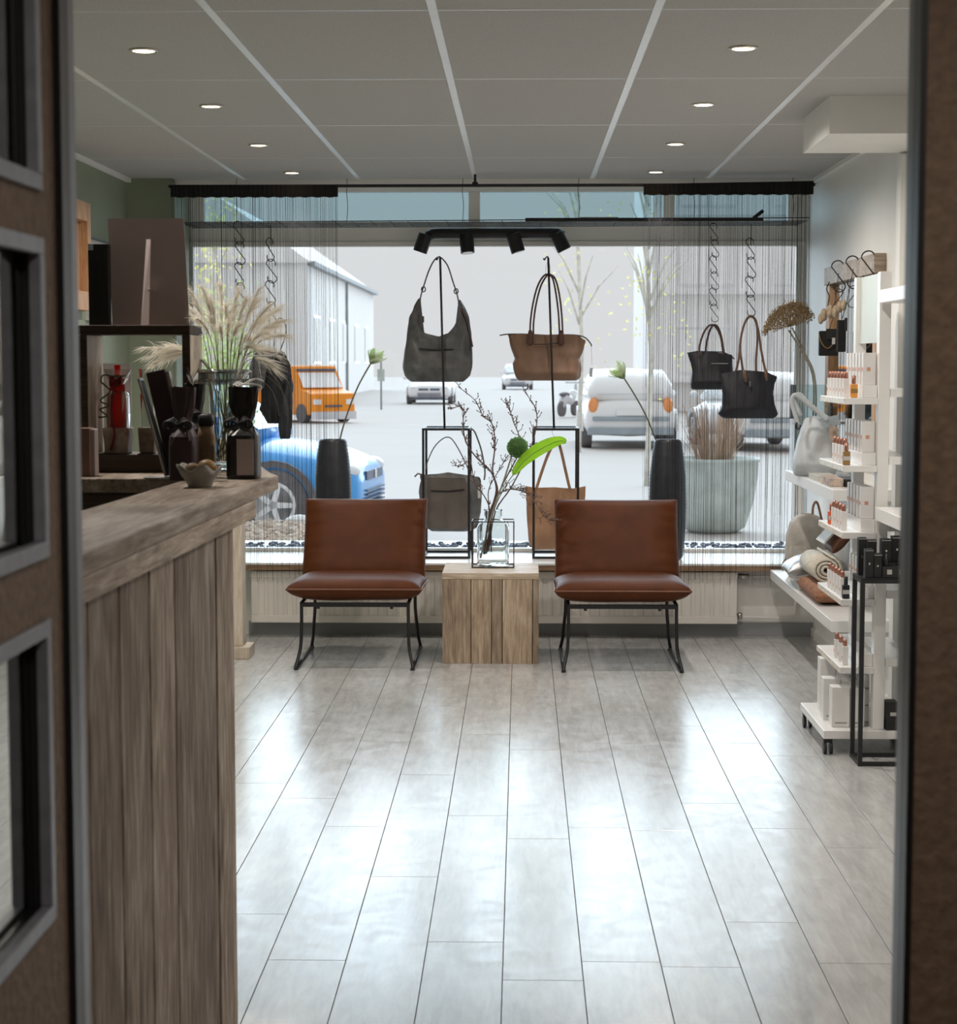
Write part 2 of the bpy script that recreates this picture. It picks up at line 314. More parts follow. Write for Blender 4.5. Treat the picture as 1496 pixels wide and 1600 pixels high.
def dup(o, loc=None, rz=0, label=None, parent=None):
    c = o.copy(); C.objects.link(c)
    if parent is not None: c.parent = parent
    if loc is not None: c.location = loc
    if rz: c.rotation_euler = (0, 0, rz)
    if label: c['label'] = label
    for ch in list(o.children):
        if ch.parent == o: dup(ch, None, 0, None, c)
    return c
def ORD(i, n, first='nearest', last='farthest'):
    w_ = ['first', 'second', 'third', 'fourth', 'fifth', 'sixth', 'seventh', 'eighth', 'ninth', 'tenth', 'eleventh', 'twelfth']
    return w_[i]
def bez(p0, p1, p2, p3, n=12):
    p0, p1, p2, p3 = map(Vector, (p0, p1, p2, p3)); out = []
    for i in range(n + 1):
        t = i / n; out.append(p0 * (1 - t) ** 3 + p1 * 3 * t * (1 - t) ** 2 + p2 * 3 * t * t * (1 - t) + p3 * t ** 3)
    return out
def smooth_path(pts, k=5):
    pts = [Vector(p) for p in pts]; out = []
    for i in range(len(pts) - 1):
        a = pts[max(i - 1, 0)]; b = pts[i]; c = pts[i + 1]; d = pts[min(i + 2, len(pts) - 1)]
        for j in range(k):
            t = j / k; out.append(0.5 * ((2 * b) + (c - a) * t + (2 * a - 5 * b + 4 * c - d) * t * t + (3 * b - a - 3 * c + d) * t ** 3))
    out.append(pts[-1]); return out

# ================================================================== SETTING
XL, XR, YB, ZC = -2.14, 1.60, 10.13, 2.49
YG = 10.62                                   # glass plane
# floor of separate planks
fl = sroot('floor')
MB().box(XL - 0.1, XR + 0.1, -1.6, 10.25, -0.12, -0.004).build('floor_base', 'joint', fl)
PW = 0.1975; L_ = 1.345
joint = {-0.046: 5.312, -0.244: 4.55, 0.1515: 4.554, 0.349: 4.519, 0.5465: 4.893}
offs = {}
for k in range(-12, 9):
    x0 = -0.0435 + PW * k
    J = {0: 7.10, -1: 4.705, -2: 5.312, -3: 4.55, 1: 4.554, 2: 4.519, 3: 4.893, 4: 5.9, 5: 5.666, -4: 4.937}.get(k, 4.5 + random.random() * 1.3)
    a = max(x0, XL - 0.02); b = min(x0 + PW, XR + 0.02)
    if b - a < 0.03: continue
    y = J - L_ * 3
    while y < 10.16:
        ya, yb = max(y, 1.6), min(y + L_, 10.16)
        if yb - ya > 0.05:
            g = 0.0011
            MB().box(a + g, b - g, ya + g, yb - g, -0.009, 0.0).build('plank', 'floor', fl, bevel=0.0008)
        y += L_
MB().box(-1.2, 1.6, -1.6, 1.6, -0.008, 0).build('passage_floor', 'brown', fl)

# ceiling: slab, tiles, profiles
ce = sroot('ceiling')
MB().box(XL - 0.1, XR + 0.1, -1.6, 10.75, ZC + 0.012, ZC + 0.15).build('ceiling_slab', 'white', ce)
SX = [-2.14, -1.515, -0.886, -0.252, 0.382, 1.009, 1.62]
TY = [1.53, 2.80, 4.07, 5.34, 6.625, 7.905, 9.155, 10.22]
for i in range(len(SX) - 1):
    for j in range(len(TY) - 1):
        MB().box(SX[i] + 0.010, SX[i + 1] - 0.010, TY[j] + 0.003, TY[j + 1] - 0.003, ZC, ZC + 0.0115).build('tile', 'tile', ce, bevel=0.002)
for x in SX[1:-1]: MB().box(x - 0.0125, x + 0.0125, 1.5, 10.22, ZC - 0.001, ZC + 0.0118).build('ceiling_strip', 'tee', ce)
for y in TY[1:-1]: MB().box(XL, XR, y - 0.0045, y + 0.0045, ZC - 0.0006, ZC + 0.0117).build('cross_strip', 'tee', ce)
for x, s in ((XL, 1), (XR, -1)): MB().box(min(x, x + s * 0.022), max(x, x + s * 0.022), 2.3, 10.2, ZC - 0.022, ZC + 0.001).build('edge_angle', 'white', ce)
struct(MB().box(XL + 0.2, XR - 0.01, 10.20, 10.26, ZC - 0.035, ZC).build('trim_1', 'white'))

# walls
wlf = sroot('wall_left'); MB().box(XL - 0.12, XL, 2.3, 10.6, -0.1, ZC + 0.1).build('green_wall', 'green', wlf)
wr = sroot('wall_right'); MB().box(XR, XR + 0.12, 2.3, 10.75, -0.1, ZC + 0.1).build('white_wall', 'white', wr)
MB().box(1.565, XR, 7.80, 7.86, 0, 2.36).build('pilaster', 'white', wr, bevel=0.002)
MB().box(1.54, XR, 7.66, 7.74, 0, 2.34).build('pilaster', 'white', wr, bevel=0.002)
wb = sroot('wall_back')
MB().box(XL, XR, YB, YB + 0.15, -0.1, 0.372).build('parapet', 'white', wb)
MB().box(XL, -1.895, YB, YG + 0.15, 0.372, ZC + 0.1).build('green_pier', 'green', wb)
MB().box(-1.8999, -1.885, YB + 0.005, YG, 0.40, ZC - 0.02).build('reveal_lining', 'green', wb)
MB().box(XL - 0.1, XR + 0.1, YG + 0.02, YG + 0.15, -0.1, 0.372).build('outer_parapet', 'render', wb)
struct(MB().box(-1.50, XR, YB - 0.012, YB, 0, 0.075).build('baseboard_back', 'skirt'))
struct(MB().box(XR - 0.012, XR, 8.0, YB - 0.014, 0, 0.05).build('baseboard_right', 'white'))
# sill
sl = sroot('trim_2')
MB().box(-1.89, XR, 9.985, YG + 0.02, 0.400, 0.412).build('sill_top', 'silltop', sl, bevel=0.002)
MB().box(-1.89, XR, 9.99, YB + 0.06, 0.372, 0.3995).build('sill_edge', 'sillwood', sl)
# window
wn = sroot('window_1')
def wbar(x0, x1, z0, z1, n='window_frame', y0=YG - 0.03, y1=YG + 0.03, m='white'): return MB().box(x0, x1, y0, y1, z0, z1).build(n, m, wn, bevel=0.003)
wbar(-1.885, XR, 2.177, 2.290)
wbar(-1.885, XR, 2.150, 2.1768, y0=YG - 0.045)
wbar(-1.885, XR, 0.4122, 0.432)
wbar(-1.885, -1.868, 0.4325, 2.149); wbar(1.552, XR, 0.4325, 2.149)
wbar(-1.885, -1.80, 2.2905, 2.455); wbar(1.50, XR, 2.2905, 2.455); wbar(-1.885, XR, 2.456, 2.50)
wbar(-0.30, -0.235, 2.2905, 2.455); wbar(0.80, 0.86, 2.2905, 2.455)
MB().box(-1.868, 1.552, YG - 0.003, YG + 0.003, 0.432, 2.150).build('pane', 'glass', wn)
for a, b in ((-1.80, -0.30), (-0.235, 0.80), (0.86, 1.50)): MB().box(a, b, YG - 0.003, YG + 0.003, 2.2905, 2.4555).build('transom_pane', 'tint', wn)
# boxed-in duct at the right
tag(MB().box(1.152, XR, 7.07, 7.72, 2.350, ZC + 0.002).build('ceiling_duct_box', 'white', bevel=0.002), 'white boxed-in duct under the ceiling in the right corner', 'duct box')

# passage in front (brown papered walls, black steel door surround)
WX = -0.549
zs = [(1.693, 2.06), (1.276, 1.640), (0.850, 1.204)]
wp = sroot('wall_passage')
Y0n, Y1n = 1.66, 2.118           # mirror niches along the wall
MB().box(WX - 0.16, WX, Y1n, 2.2, 0, ZC).build('brown_wall', 'brown', wp)
MB().box(WX - 0.16, WX, -1.6, Y0n, 0, ZC).build('brown_wall', 'brown', wp)
edges = [0] + [z for a, b in zs[::-1] for z in (a, b)] + [ZC]
for i in range(0, len(edges), 2): MB().box(WX - 0.16, WX, Y0n, Y1n, edges[i], edges[i + 1]).build('brown_wall', 'brown', wp)
MB().box(WX - 0.16, WX - 0.12, Y0n, Y1n, 0, ZC).build('backing', 'brown', wp)
MB().box(0.470, 1.7, 2.2, 2.27, 0, ZC).build('brown_wall', 'brown', wp)
MB().box(XL - 0.1, WX - 0.12, 2.21, 2.27, 0, ZC).build('brown_wall', 'brown', wp)
MB().box(1.25, 1.35, -1.6, 2.2, 0, ZC).build('brown_wall', 'brown', wp)
MB().box(-0.8, 1.4, -1.7, -1.6, 0, ZC).build('brown_wall', 'brown', wp)
dj = sroot('door_1')
for a, b in ((-0.549, -0.5402), (0.4615, 0.4695)): MB().box(a, b, 2.193, 2.232, 0, ZC).build('door_jamb', 'jamb', dj)
for a, b in ((-0.5485, -0.540), (0.4615, 0.4690)): MB().box(a, b, 2.2325, 2.262, 0, ZC).build('lit_reveal', 'alu', dj)  # grey colour stands in for window light on the black jamb's inner face
lb = ['upper', 'middle', 'lower']
for (a, b), n in zip(zs, lb):
    T = thing('wall_mirror', n + ' of three dark box-framed mirrors in the brown passage wall', 'mirror', (WX, (Y0n + Y1n) / 2, a), 'box-framed mirrors on the passage wall')
    t = 0.019
    f = MB(); x0, x1 = WX - 0.008, WX + 0.006
    f.box(x0, x1, Y0n, Y1n, a, a + t).box(x0, x1, Y0n, Y1n, b - t, b).box(x0, x1, Y0n, Y0n + t, a + t, b - t).box(x0, x1, Y1n - t, Y1n, a + t, b - t)
    f.build('frame', 'alu', T, bevel=0.0015)
    g = MB(); x0, x1 = WX - 0.0175, WX - 0.0085; t2 = t * 0.7
    g.box(x0, x1, Y0n, Y1n, a, a + t2).box(x0, x1, Y0n, Y1n, b - t2, b).box(x0, x1, Y0n, Y0n + t2, a + t2, b - t2).box(x0, x1, Y1n - t2, Y1n, a + t2, b - t2)
    g.build('black_reveal', 'jamb', T)
    MB().box(WX - 0.021, WX - 0.0180, Y0n, Y1n, a, b).build('mirror_glass', 'mirror', T)

# ceiling downlights
def downlight(x, y, lab, g):
    T = thing('ceiling_spotlight', lab, 'lamp', (x, y, ZC - 0.003), g)
    m = MB(); n = 24; rs = []
    for r, z in ((0.036, -0.004), (0.042, -0.006), (0.046, -0.003), (0.047, 0.0), (0.036, 0.0)):
        rs.append([Vector((x + r * cos(2 * pi * k / n), y + r * sin(2 * pi * k / n), ZC - 0.001 + z)) for k in range(n)])
    m.rings(rs, closed=True).build('trim_ring', 'chrome', T, smooth=True)
    MB().lathe([(0.035, -0.0005), (0.034, -0.004), (0.02, -0.005), (0.001, -0.0055)], (x, y, ZC - 0.001), 20).build('bulb', 'spotglow', T, smooth=True)
    l = bpy.data.lights.new('spot_lamp', 'SPOT'); lo = bpy.data.objects.new('spot_lamp', l); C.objects.link(lo); lo.parent = T
    lo.location = (0, 0, -0.01); l.energy = 45.0 if y > 9.5 else 48.0; l.spot_size = radians(84 if y > 9.5 else 165); l.spot_blend = 0.6; l.color = (1, 0.91, 0.83); l.shadow_soft_size = 0.03
for side, x in (('left', -1.205), ('right', 0.70)):
    for k, y in enumerate((5.985, 7.275, 8.575, 9.82)):
        downlight(x, y, 'round recessed ceiling spotlight, %s from the window in the %s row' % (['fourth', 'third', 'second', 'first'][k], side), 'recessed ceiling spotlights')
for x, y in ((-1.205, 4.70), (0.70, 4.70)):  # extra downlights out of view, added as fill for the room
    downlight(x, y, 'unseen ceiling spotlight added for fill light above the counter end, %s row' % ('left' if x < 0 else 'right'), 'recessed ceiling spotlights')
downlight(0.35, 0.9, 'unseen spotlight added in the passage ceiling to brighten the brown walls', 'recessed ceiling spotlights')  # added lamp out of view, lifts the dark passage walls
# ================================================================== OUTSIDE
GZ = -0.1
struct(MB().box(-90, 90, YG + 0.16, 190, -0.4, GZ).build('ground', 'ground'))
# ledge with slate pebbles just outside the pane
ld = sroot('window_ledge'); MB().box(-2.3, 2.0, YG + 0.16, YG + 0.75, -0.1, 0.40).build('ledge', 'render', ld)
pb = MB(); R = random.Random(3)
for i in range(900):
    x = R.uniform(-2.1, 1.8); y = YG + 0.2 + R.random() * 0.32; r = R.uniform(0.007, 0.017)
    pb.ball((x, y, 0.40 + r * 0.6), r, 5, 4, (R.uniform(.8, 1.4), R.uniform(.8, 1.3), R.uniform(.6, 1)))
tag(pb.build('slate_pebbles', 'pebble', kind='stuff'), 'row of dark slate pebbles outside along the foot of the window', 'pebbles')
# leaf litter bed with rocks (outside, left)
T = thing('planting_bed', 'low raised planting bed outside, lower left of the window', 'planting bed', (-2.4, 14.2, GZ))
MB().box(-3.25, -1.58, 13.2, 15.3, GZ, 0.10).build('soil', 'litter', T)
MB().box(-3.30, -1.53, 15.301, 15.36, GZ, 0.13).box(-1.579, -1.53, 13.2, 15.3, GZ, 0.13).build('kerb', 'ground', T)
lm = MB(); R = random.Random(5)
for i in range(2600):
    x = R.uniform(-3.15, -1.65); y = R.uniform(13.3, 15.2); s_ = R.uniform(0.02, 0.05); a = R.random() * 6.28; t = R.uniform(-0.6, 0.6)
    c = Vector((x, y, 0.14 + R.random() * 0.06)); dx = Vector((cos(a), sin(a), t)) * s_; dy = Vector((-sin(a), cos(a), R.uniform(-.5, .5))) * s_ * 0.6
    lm.add([c - dx, c + dy, c + dx, c - dy], [(0, 1, 2, 3)])
tag(lm.build('leaf_litter', 'litter', kind='stuff'), 'brown fallen leaves and twigs on the ground outside, lower left of the window', 'leaves')
for i, (px, py, r) in enumerate(((446, 838, .07), (468, 828, .10), (458, 850, .06))):
    p = atz(px, py, .10); m = MB(); m.ball(p + Vector((0, 0, r * 0.6)), r, 8, 6, (1.3, 1, .7))
    tag(m.build('white_rock', 'rock'), ['small white rock left in the leaf bed outside', 'largest white rock in the leaf bed outside', 'small white rock at the front of the leaf bed outside'][i], 'rock', 'rocks in the leaf bed')

def car(name, label, base, rz, paint, L=4.0, W=1.75, Hh=1.5, blue=False, back=False, lowtrim='cargrey'):
    # local: x = length (front +x), y = width
    T = thing(name, label, 'car', base)
    def body(sta, k):
        rs = []
        for x, zb, zt, w2 in sta:
            rs.append([Vector((x, -w2 * .93, zb)), Vector((x, -w2, zb + (zt - zb) * .25)), Vector((x, -w2, zb + (zt - zb) * .6)), Vector((x, -w2 * k, zt)), Vector((x, 0, zt + .02)), Vector((x, w2 * k, zt)), Vector((x, w2, zb + (zt - zb) * .6)), Vector((x, w2, zb + (zt - zb) * .25)), Vector((x, w2 * .93, zb))])
        return rs
    h = L / 2; w2 = W / 2
    b = Vector(base)
    def up(rs): return [[b + v for v in r] for r in rs]
    st = [(-h, .35, .80, w2 * .82), (-h + .08, .24, .92, w2 * .93), (-h + .4, .2, .96, w2), (-h * .2, .2, .95, w2), (h * .35, .2, .93, w2), (h - .7, .2, .86, w2 * .99), (h - .2, .2, .76, w2 * .93), (h - .04, .24, .66, w2 * .84), (h, .34, .56, w2 * .74)]
    MB().rings(up(body(st, .92))).build('body', paint, T, smooth=True, sub=1)
    cb = [(-h + .08, .9, 1.1, w2 * .86), (-h + .3, .9, Hh - .08, w2 * .88), (-h + .7, .9, Hh, w2 * .88), (0, .9, Hh, w2 * .88), (h * .18, .9, Hh - .05, w2 * .87), (h * .52, .88, .98, w2 * .9)]
    MB().rings(up(body(cb, .82))).build('cabin', paint, T, smooth=True)
    for s in (-1, 1):
        y = s * w2 * .893
        MB().add([b + Vector(v) for v in ((h * .42, y, 1.0), (h * .14, y * .93, Hh - .14), (.02, y * .91, Hh - .1), (.02, y, .97))], [(0, 1, 2, 3)]).build('side_window', 'carglass', T)
        MB().add([b + Vector(v) for v in ((-.05, y, .97), (-.05, y * .91, Hh - .1), (-h + .75, y * .91, Hh - .12), (-h + .45, y, 1.0))], [(0, 1, 2, 3)]).build('side_window', 'carglass', T)
    MB().add([b + Vector(v) for v in ((h * .53, -w2 * .76, .99), (h * .53, w2 * .76, .99), (h * .2, w2 * .68, Hh - .07), (h * .2, -w2 * .68, Hh - .07))], [(0, 1, 2, 3)]).build('windscreen', 'carglass', T)
    MB().add([b + Vector(v) for v in ((-h + .07, -w2 * .7, 1.0), (-h + .07, w2 * .7, 1.0), (-h + .26, w2 * .66, Hh - .14), (-h + .26, -w2 * .66, Hh - .14))], [(0, 1, 2, 3)]).build('rear_window', 'carglass', T)
    for x in (-h * .62, h * .62):
        for s in (-1, 1):
            n = 20; y0 = s * (w2 - .19); y1 = s * (w2 + .006)
            rg = lambda r, y: [b + Vector((x + r * cos(2 * pi * k / n), y, .32 + r * sin(2 * pi * k / n))) for k in range(n)]
            wh = MB().rings([rg(.32, y0), rg(.32, y1 - s * .02), rg(.29, y1), rg(.22, y1)]).build('wheel', 'tyre', T)
            hb = MB(); y2 = y1 + s * .004
            hb.rings([rg(.21, y1), rg(.20, y2), rg(.17, y2 - s * .006)])
            for q in range(5):
                a = q * 2 * pi / 5; d = Vector((cos(a), 0, sin(a))); t_ = Vector((-sin(a), 0, cos(a))); c = b + Vector((x, y2, .32))
                hb.add([c + t_ * .03, c - t_ * .03, c - t_ * .02 + d * .2, c + t_ * .02 + d * .2], [(0, 1, 2, 3)])
            hb.build('rim', 'carsilver', wh)
            ar = MB(); ya = s * (w2 + .004)
            ar.rings([[b + Vector((x + r * cos(a), yy, .32 + r * sin(a))) for r, yy in ((.34, ya), (.40, ya + s * .012), (.40, ya - s * .03), (.34, ya - s * .03))] for a in [pi * q / 10 for q in range(11)]])
            ar.build('wheel_arch', 'tyre' if blue else paint, T)
    fr = MB()
    for z in (.30, .34, .38, .42): fr.box(b.x + h - .02, b.x + h + .02, b.y - w2 * .5, b.y + w2 * .5, b.z + z, b.z + z + .014)
    fr.build('lower_grille', 'cardark', T)
    MB().box(b.x + h - .06, b.x + h + .005, b.y - w2 * .45, b.y + w2 * .45, b.z + .52, b.z + .60).build('upper_grille', 'cardark', T)
    MB().ball(b + Vector((h + .012, 0, .56)), .05, 4, 3, (.3, .8, 1.1)).build('emblem', 'carsilver', T)
    MB().box(b.x + h - .10, b.x + h + .03, b.y - w2 * .8, b.y + w2 * .8, b.z + .17, b.z + .23).build('lip', lowtrim, T, bevel=.01)
    for s in (-1, 1):
        MB().ball(b + Vector((h - .13, s * w2 * .68, .62)), .13, 8, 6, (.9, 1, .55)).build('headlight', 'carsilver', T, smooth=True)
        MB().ball(b + Vector((-h + .06, s * w2 * .78, .80)), .11, 8, 6, (.5, .9, 1.3)).build('tail_light', 'taillight', T, smooth=True)
        MB().ball(b + Vector((h * .42, s * (w2 + .09), .98)), .09, 8, 6, (.6, 1, .7)).build('wing_mirror', paint, T, smooth=True)
    MB().box(b.x - h - .04, b.x - h + .10, b.y - w2 * .90, b.y + w2 * .90, b.z + .26, b.z + .40).build('rear_bumper', lowtrim, T, bevel=.02)
    MB().box(b.x - h - .05, b.x - h + .12, b.y - w2 * .80, b.y + w2 * .80, b.z + .52, b.z + .60).build('rear_trim', lowtrim, T, bevel=.02)
    MB().box(b.x - h - .055, b.x - h + .0, b.y - .26, b.y + .26, b.z + .62, b.z + .73).build('number_plate', 'carwhite', T)
    T.rotation_euler = (0, 0, rz)
    return T
car('parked_car', 'bright blue car parked just outside the left half of the window', (-3.36, 17.5, GZ), radians(-6), 'carblue', blue=True, lowtrim='carblue')
car('parked_car', 'white car seen from behind, parked outside right of the window middle', (2.0, 36.0, GZ), radians(90), 'carwhite', W=1.75, Hh=1.45)
car('parked_car', 'small distant silver car seen below the grey shoulder bag', (-3.45, 71.5, GZ), radians(-90), 'carsilver', Hh=1.45, lowtrim='cardark')
car('parked_car', 'tiny farthest car seen below the brown bag on its stand', (-.22, 108, GZ), radians(-90), 'carsilver', Hh=1.45, lowtrim='cardark')
car('parked_car', 'white car outside behind the right string curtain, below the two black bags', (4.4, 35.0, GZ), radians(100), 'carwhite', Hh=1.4)
# orange van
T = thing('delivery_van', 'bright orange van parked across the street, seen through the left curtain', 'van', (-5.5, 49, GZ))
m = MB(); vb = Vector((-5.5, 49.5, GZ)); Rm = Matrix.Rotation(radians(-52), 3, 'Z')
def V3(x, y, z): return vb + Rm @ Vector((x, y, z))
def vbox(mb, x0, x1, y0, y1, z0, z1):
    mb.add([V3(x, y, z) for x in (x0, x1) for y in (y0, y1) for z in (z0, z1)], [(0, 1, 3, 2), (4, 6, 7, 5), (0, 4, 5, 1), (2, 3, 7, 6), (0, 2, 6, 4), (1, 5, 7, 3)]); return mb
prof = [(-2.2, .25), (-2.2, 1.72), (0.45, 1.78), (0.95, 1.05), (1.55, .92), (1.6, .25)]
n = len(prof); m.add([V3(x, s * .80, z) for s in (-1, 1) for x, z in prof], [list(range(n)), [n + i for i in range(n)][::-1]] + [[i, (i + 1) % n, n + (i + 1) % n, n + i] for i in range(n)])
m.build('body', 'vanorange', T, bevel=.04)
for i in range(7): vbox(MB(), -1.9 + i * .3, -1.85 + i * .3, -.83, -.79, .4, 1.6).build('side_rib', 'vanorange', T)
MB().add([V3(x, y, z) for x, y, z in ((.99, -.72, 1.10), (.99, .72, 1.10), (.50, .66, 1.68), (.50, -.66, 1.68))], [(0, 1, 2, 3)]).build('windscreen', 'carwhite', T)
vbox(MB(), .52, .60, -.7, .7, 1.60, 1.68).build('visor', 'cardark', T)
vbox(MB(), 1.56, 1.66, -.8, .8, .12, .36).build('bumper', 'farsteel', T)
vbox(MB(), 1.58, 1.63, -.3, .3, .5, .56).build('grille', 'cardark', T)
for s in (-1, 1):
    vbox(MB(), 1.57, 1.62, s * .6 - .14, s * .6 + .14, .58, .74).build('headlight', 'carwhite', T)
    for x in (-1.4, 1.0):
        MB().rings([[V3(x + .3 * cos(2 * pi * k / 14), yy, .30 + .3 * sin(2 * pi * k / 14)) for k in range(14)] for yy in (s * .62, s * .83)]).build('wheel', 'tyre', T)
T.scale = (.84, .84, .84); T.location = (-5.72, 49, GZ)
# buildings across the street
T = thing('terraced_building', 'overexposed pale building with grey gutter, outside upper left of the window', 'building', (-12, 90, GZ))
MB().box(-16, -8.5, 74, 107, GZ, 5.5).build('wall', 'render', T)
MB().add([(-8.3, 73.7, 5.4), (-8.3, 107.3, 5.4), (-12, 107.3, 8), (-12, 73.7, 8), (-16.2, 73.7, 5.4), (-16.2, 107.3, 5.4)], [(0, 1, 2, 3), (3, 2, 5, 4), (0, 3, 4), (1, 5, 2)]).build('roof', 'render', T)
MB().box(-8.48, -8.2, 74, 107, 5.30, 5.48).build('gutter', 'gutter', T)
for i in range(5):
    y = 76 + i * 6.2
    f = MB().box(-8.56, -8.47, y, y + 2.6, 1.4, 3.4).build('window', 'farglass', T)
    MB().box(-8.465, -8.455, y + .1, y + 2.5, 1.5, 3.3).build('pane', 'render', f)
MB().box(-8.49, -8.38, 90, 90.15, 0, 5.3).build('downpipe', 'gutter', T)
T = thing('apartment_block', 'overexposed white apartment block with faint balconies, outside upper right', 'building', (8, 62, GZ))
MB().box(4.2, 16, 60, 70, GZ, 9).build('wall', 'render', T)
for fz in (1.1, 3.9, 6.4):
    for i in range(3):
        x = 5.0 + i * 3.0
        f = MB().box(x, x + 1.9, 59.94, 60.02, fz, fz + 1.5).build('window', 'farglass', T)
        MB().box(x + .08, x + .9, 59.92, 59.945, fz + .08, fz + 1.42).build('pane', 'render', f); MB().box(x + 1.0, x + 1.82, 59.92, 59.945, fz + .08, fz + 1.42).build('pane', 'render', f)
    MB().box(4.4, 13, 59.55, 59.98, fz - .26, fz - .2).build('balcony_floor', 'render', T)
    rl = MB().box(4.4, 13, 59.55, 59.58, fz + .45, fz + .5)
    for i in range(15): rl.box(4.4 + i * .6, 4.43 + i * .6, 59.55, 59.58, fz - .2, fz + .46)
    rl.build('balcony_railing', 'render', T)
def tree(name, label, base, h, spread, lm_, seed, nl=500, droop=False, ls=.05):
    R = random.Random(seed); T = thing(name, label, 'tree', base); b = Vector(base)
    tr = MB(); tr.tube([b, b + Vector((.05, 0, h * .3)), b + Vector((-.04, 0, h * .6)), b + Vector((.02, 0, h * .9))], [h * .007, h * .006, h * .005, h * .003], 8)
    tips = []
    for i in range(12):
        z = h * R.uniform(.35, .85); a = R.random() * 6.28; l = spread * R.uniform(.5, 1)
        e = b + Vector((cos(a) * l, sin(a) * l, z + h * .15)); tr.tube([b + Vector((0, 0, z)), (b + e) / 2 + Vector((0, 0, z * .55)), e], [h * .004, h * .003, .005], 5); tips.append((b + Vector((0, 0, z)), e))
    tr.build('trunk', 'bark', T, smooth=True)
    lf = MB()
    for i in range(nl):
        p, e = R.choice(tips); c = p.lerp(e, R.uniform(.4, 1.1)) + Vector((R.gauss(0, .12), R.gauss(0, .12), (-R.random() * h * .25 if droop else R.gauss(0, .18)) * 1.0))
        d = Vector((R.gauss(0, 1), R.gauss(0, 1), R.gauss(0, 1))).normalized() * ls * R.uniform(.6, 1.4); q = d.cross(Vector((R.random(), 1, R.random()))).normalized() * ls * .6
        lf.add([c - d, c + q, c + d, c - q], [(0, 1, 2, 3)])
    lf.build('foliage', lm_, T, kind='stuff')
    return T
p = aty(905, 600, 33); tree('street_tree', 'thin overexposed tree with drooping leaves right of the ceiling track spots', (p.x, 33, GZ), 6.3, .7, 'yellowleaf', 11, 130, True, .035)
p = aty(1012, 600, 24); tree('street_tree', 'leaning tree trunk behind the left edge of the right string curtain', (p.x, 24, GZ), 5.5, .6, 'yellowleaf', 12, 110, True, .03)
p = aty(338, 600, 24.5); tree('street_tree', 'tree with yellow autumn leaves behind the pampas grass', (p.x, 24.5, GZ), 3.9, .32, 'yellowleaf', 13, 420, False, .032)
p = aty(352, 560, 13.8)
T = thing('garden_shrub', 'yellow-green shrub outside behind the glass jar and pampas grass', 'shrub', (p.x, 13.8, .10)); R = random.Random(9)
lf = MB(); sm = MB(); b = Vector((p.x, 13.8, GZ))
for i in range(20): sm.tube([b + Vector((R.gauss(0, .04), R.gauss(0, .1), .2)), b + Vector((R.gauss(0, .06), R.gauss(0, .1), 1.0)), b + Vector((R.gauss(0, .10), R.gauss(0, .2), 1.8))], .005, 4)
for i in range(1100):
    c = b + Vector((R.gauss(0, .10), R.gauss(0, .25), 1.55 + R.gauss(0, .22))); d = Vector((R.gauss(0, 1), R.gauss(0, 1), R.gauss(0, 1))).normalized() * .020; q = d.cross(Vector((R.random(), 1, .3))).normalized() * .012
    lf.add([c - d, c + q, c + d, c - q], [(0, 1, 2, 3)])
sm.build('stems', 'bark', T, kind='stuff'); lf.build('foliage', 'greenleaf', T, kind='stuff')
# zinc planter with dry grass
pc = atz(1118, 834, GZ); pc = Vector((pc.x, pc.y + .2, GZ)); T = thing('round_planter', 'large round zinc planter with dry grass outside behind the right curtain', 'planter', pc)
MB().lathe([(.22, 0), (.30, .05), (.38, .3), (.415, .52), (.42, .66), (.435, .67), (.43, .70), (.40, .70), (.39, .62), (.05, .61)], pc, 32).build('pot', 'zinc', T, smooth=True)
g = MB(); R = random.Random(4)
for i in range(260):
    a = R.random() * 6.28; l = R.uniform(.1, .32); hh = R.uniform(.25, .62); st = pc + Vector((cos(a) * l * .5, sin(a) * l * .5, .6)); e = pc + Vector((cos(a) * l, sin(a) * l, .6 + hh))
    g.tube([st, (st + e) / 2 + Vector((0, 0, .05)), e], .003, 3)
g.build('dry_grass', 'drygrass', T, kind='stuff')
# street sign pole left of grey bag
T = thing('street_sign', 'small green street sign on a thin post far outside, right of the white flower', 'sign', (-6.1, 62, GZ)); q = aty(596, 640, 62)
MB().box(q.x - .03, q.x + .03, 61.97, 62.03, GZ, 1.6).build('post', 'gutter', T); MB().box(q.x - .12, q.x + .12, 61.93, 61.96, .85, 1.25).build('plate', 'zinc', T)
# hanging bicycle-like parked scooter (far, between bags and white car)
q = atz(888, 652, GZ); T = thing('parked_scooter', 'dark parked scooter far outside beside the white car', 'scooter', q)
for s in (0, .95):
    MB().rings([[q + Vector((-.45 + s + (.22 * cos(a)), yy, .25 + .22 * sin(a))) for a in [2 * pi * k / 14 for k in range(14)]] for yy in (-.05, .05)]).build('wheel', 'tyre', T)
MB().tube([q + Vector(v) for v in ((-.45, 0, .3), (-.3, 0, .55), (.2, 0, .45), (.5, 0, .7), (.55, 0, .95))], [.08, .16, .10, .06, .04], 8).build('body', 'farsteel', T, smooth=True)
MB().tube([q + Vector(v) for v in ((.5, -.3, 1.0), (.5, .3, 1.0))], .03, 6).build('handlebar', 'farsteel', T)
MB().ball(q + Vector((-.25, 0, .66)), .2, 8, 6, (1.5, .6, .35)).build('seat', 'tyre', T); T.rotation_euler = (0, 0, radians(65))
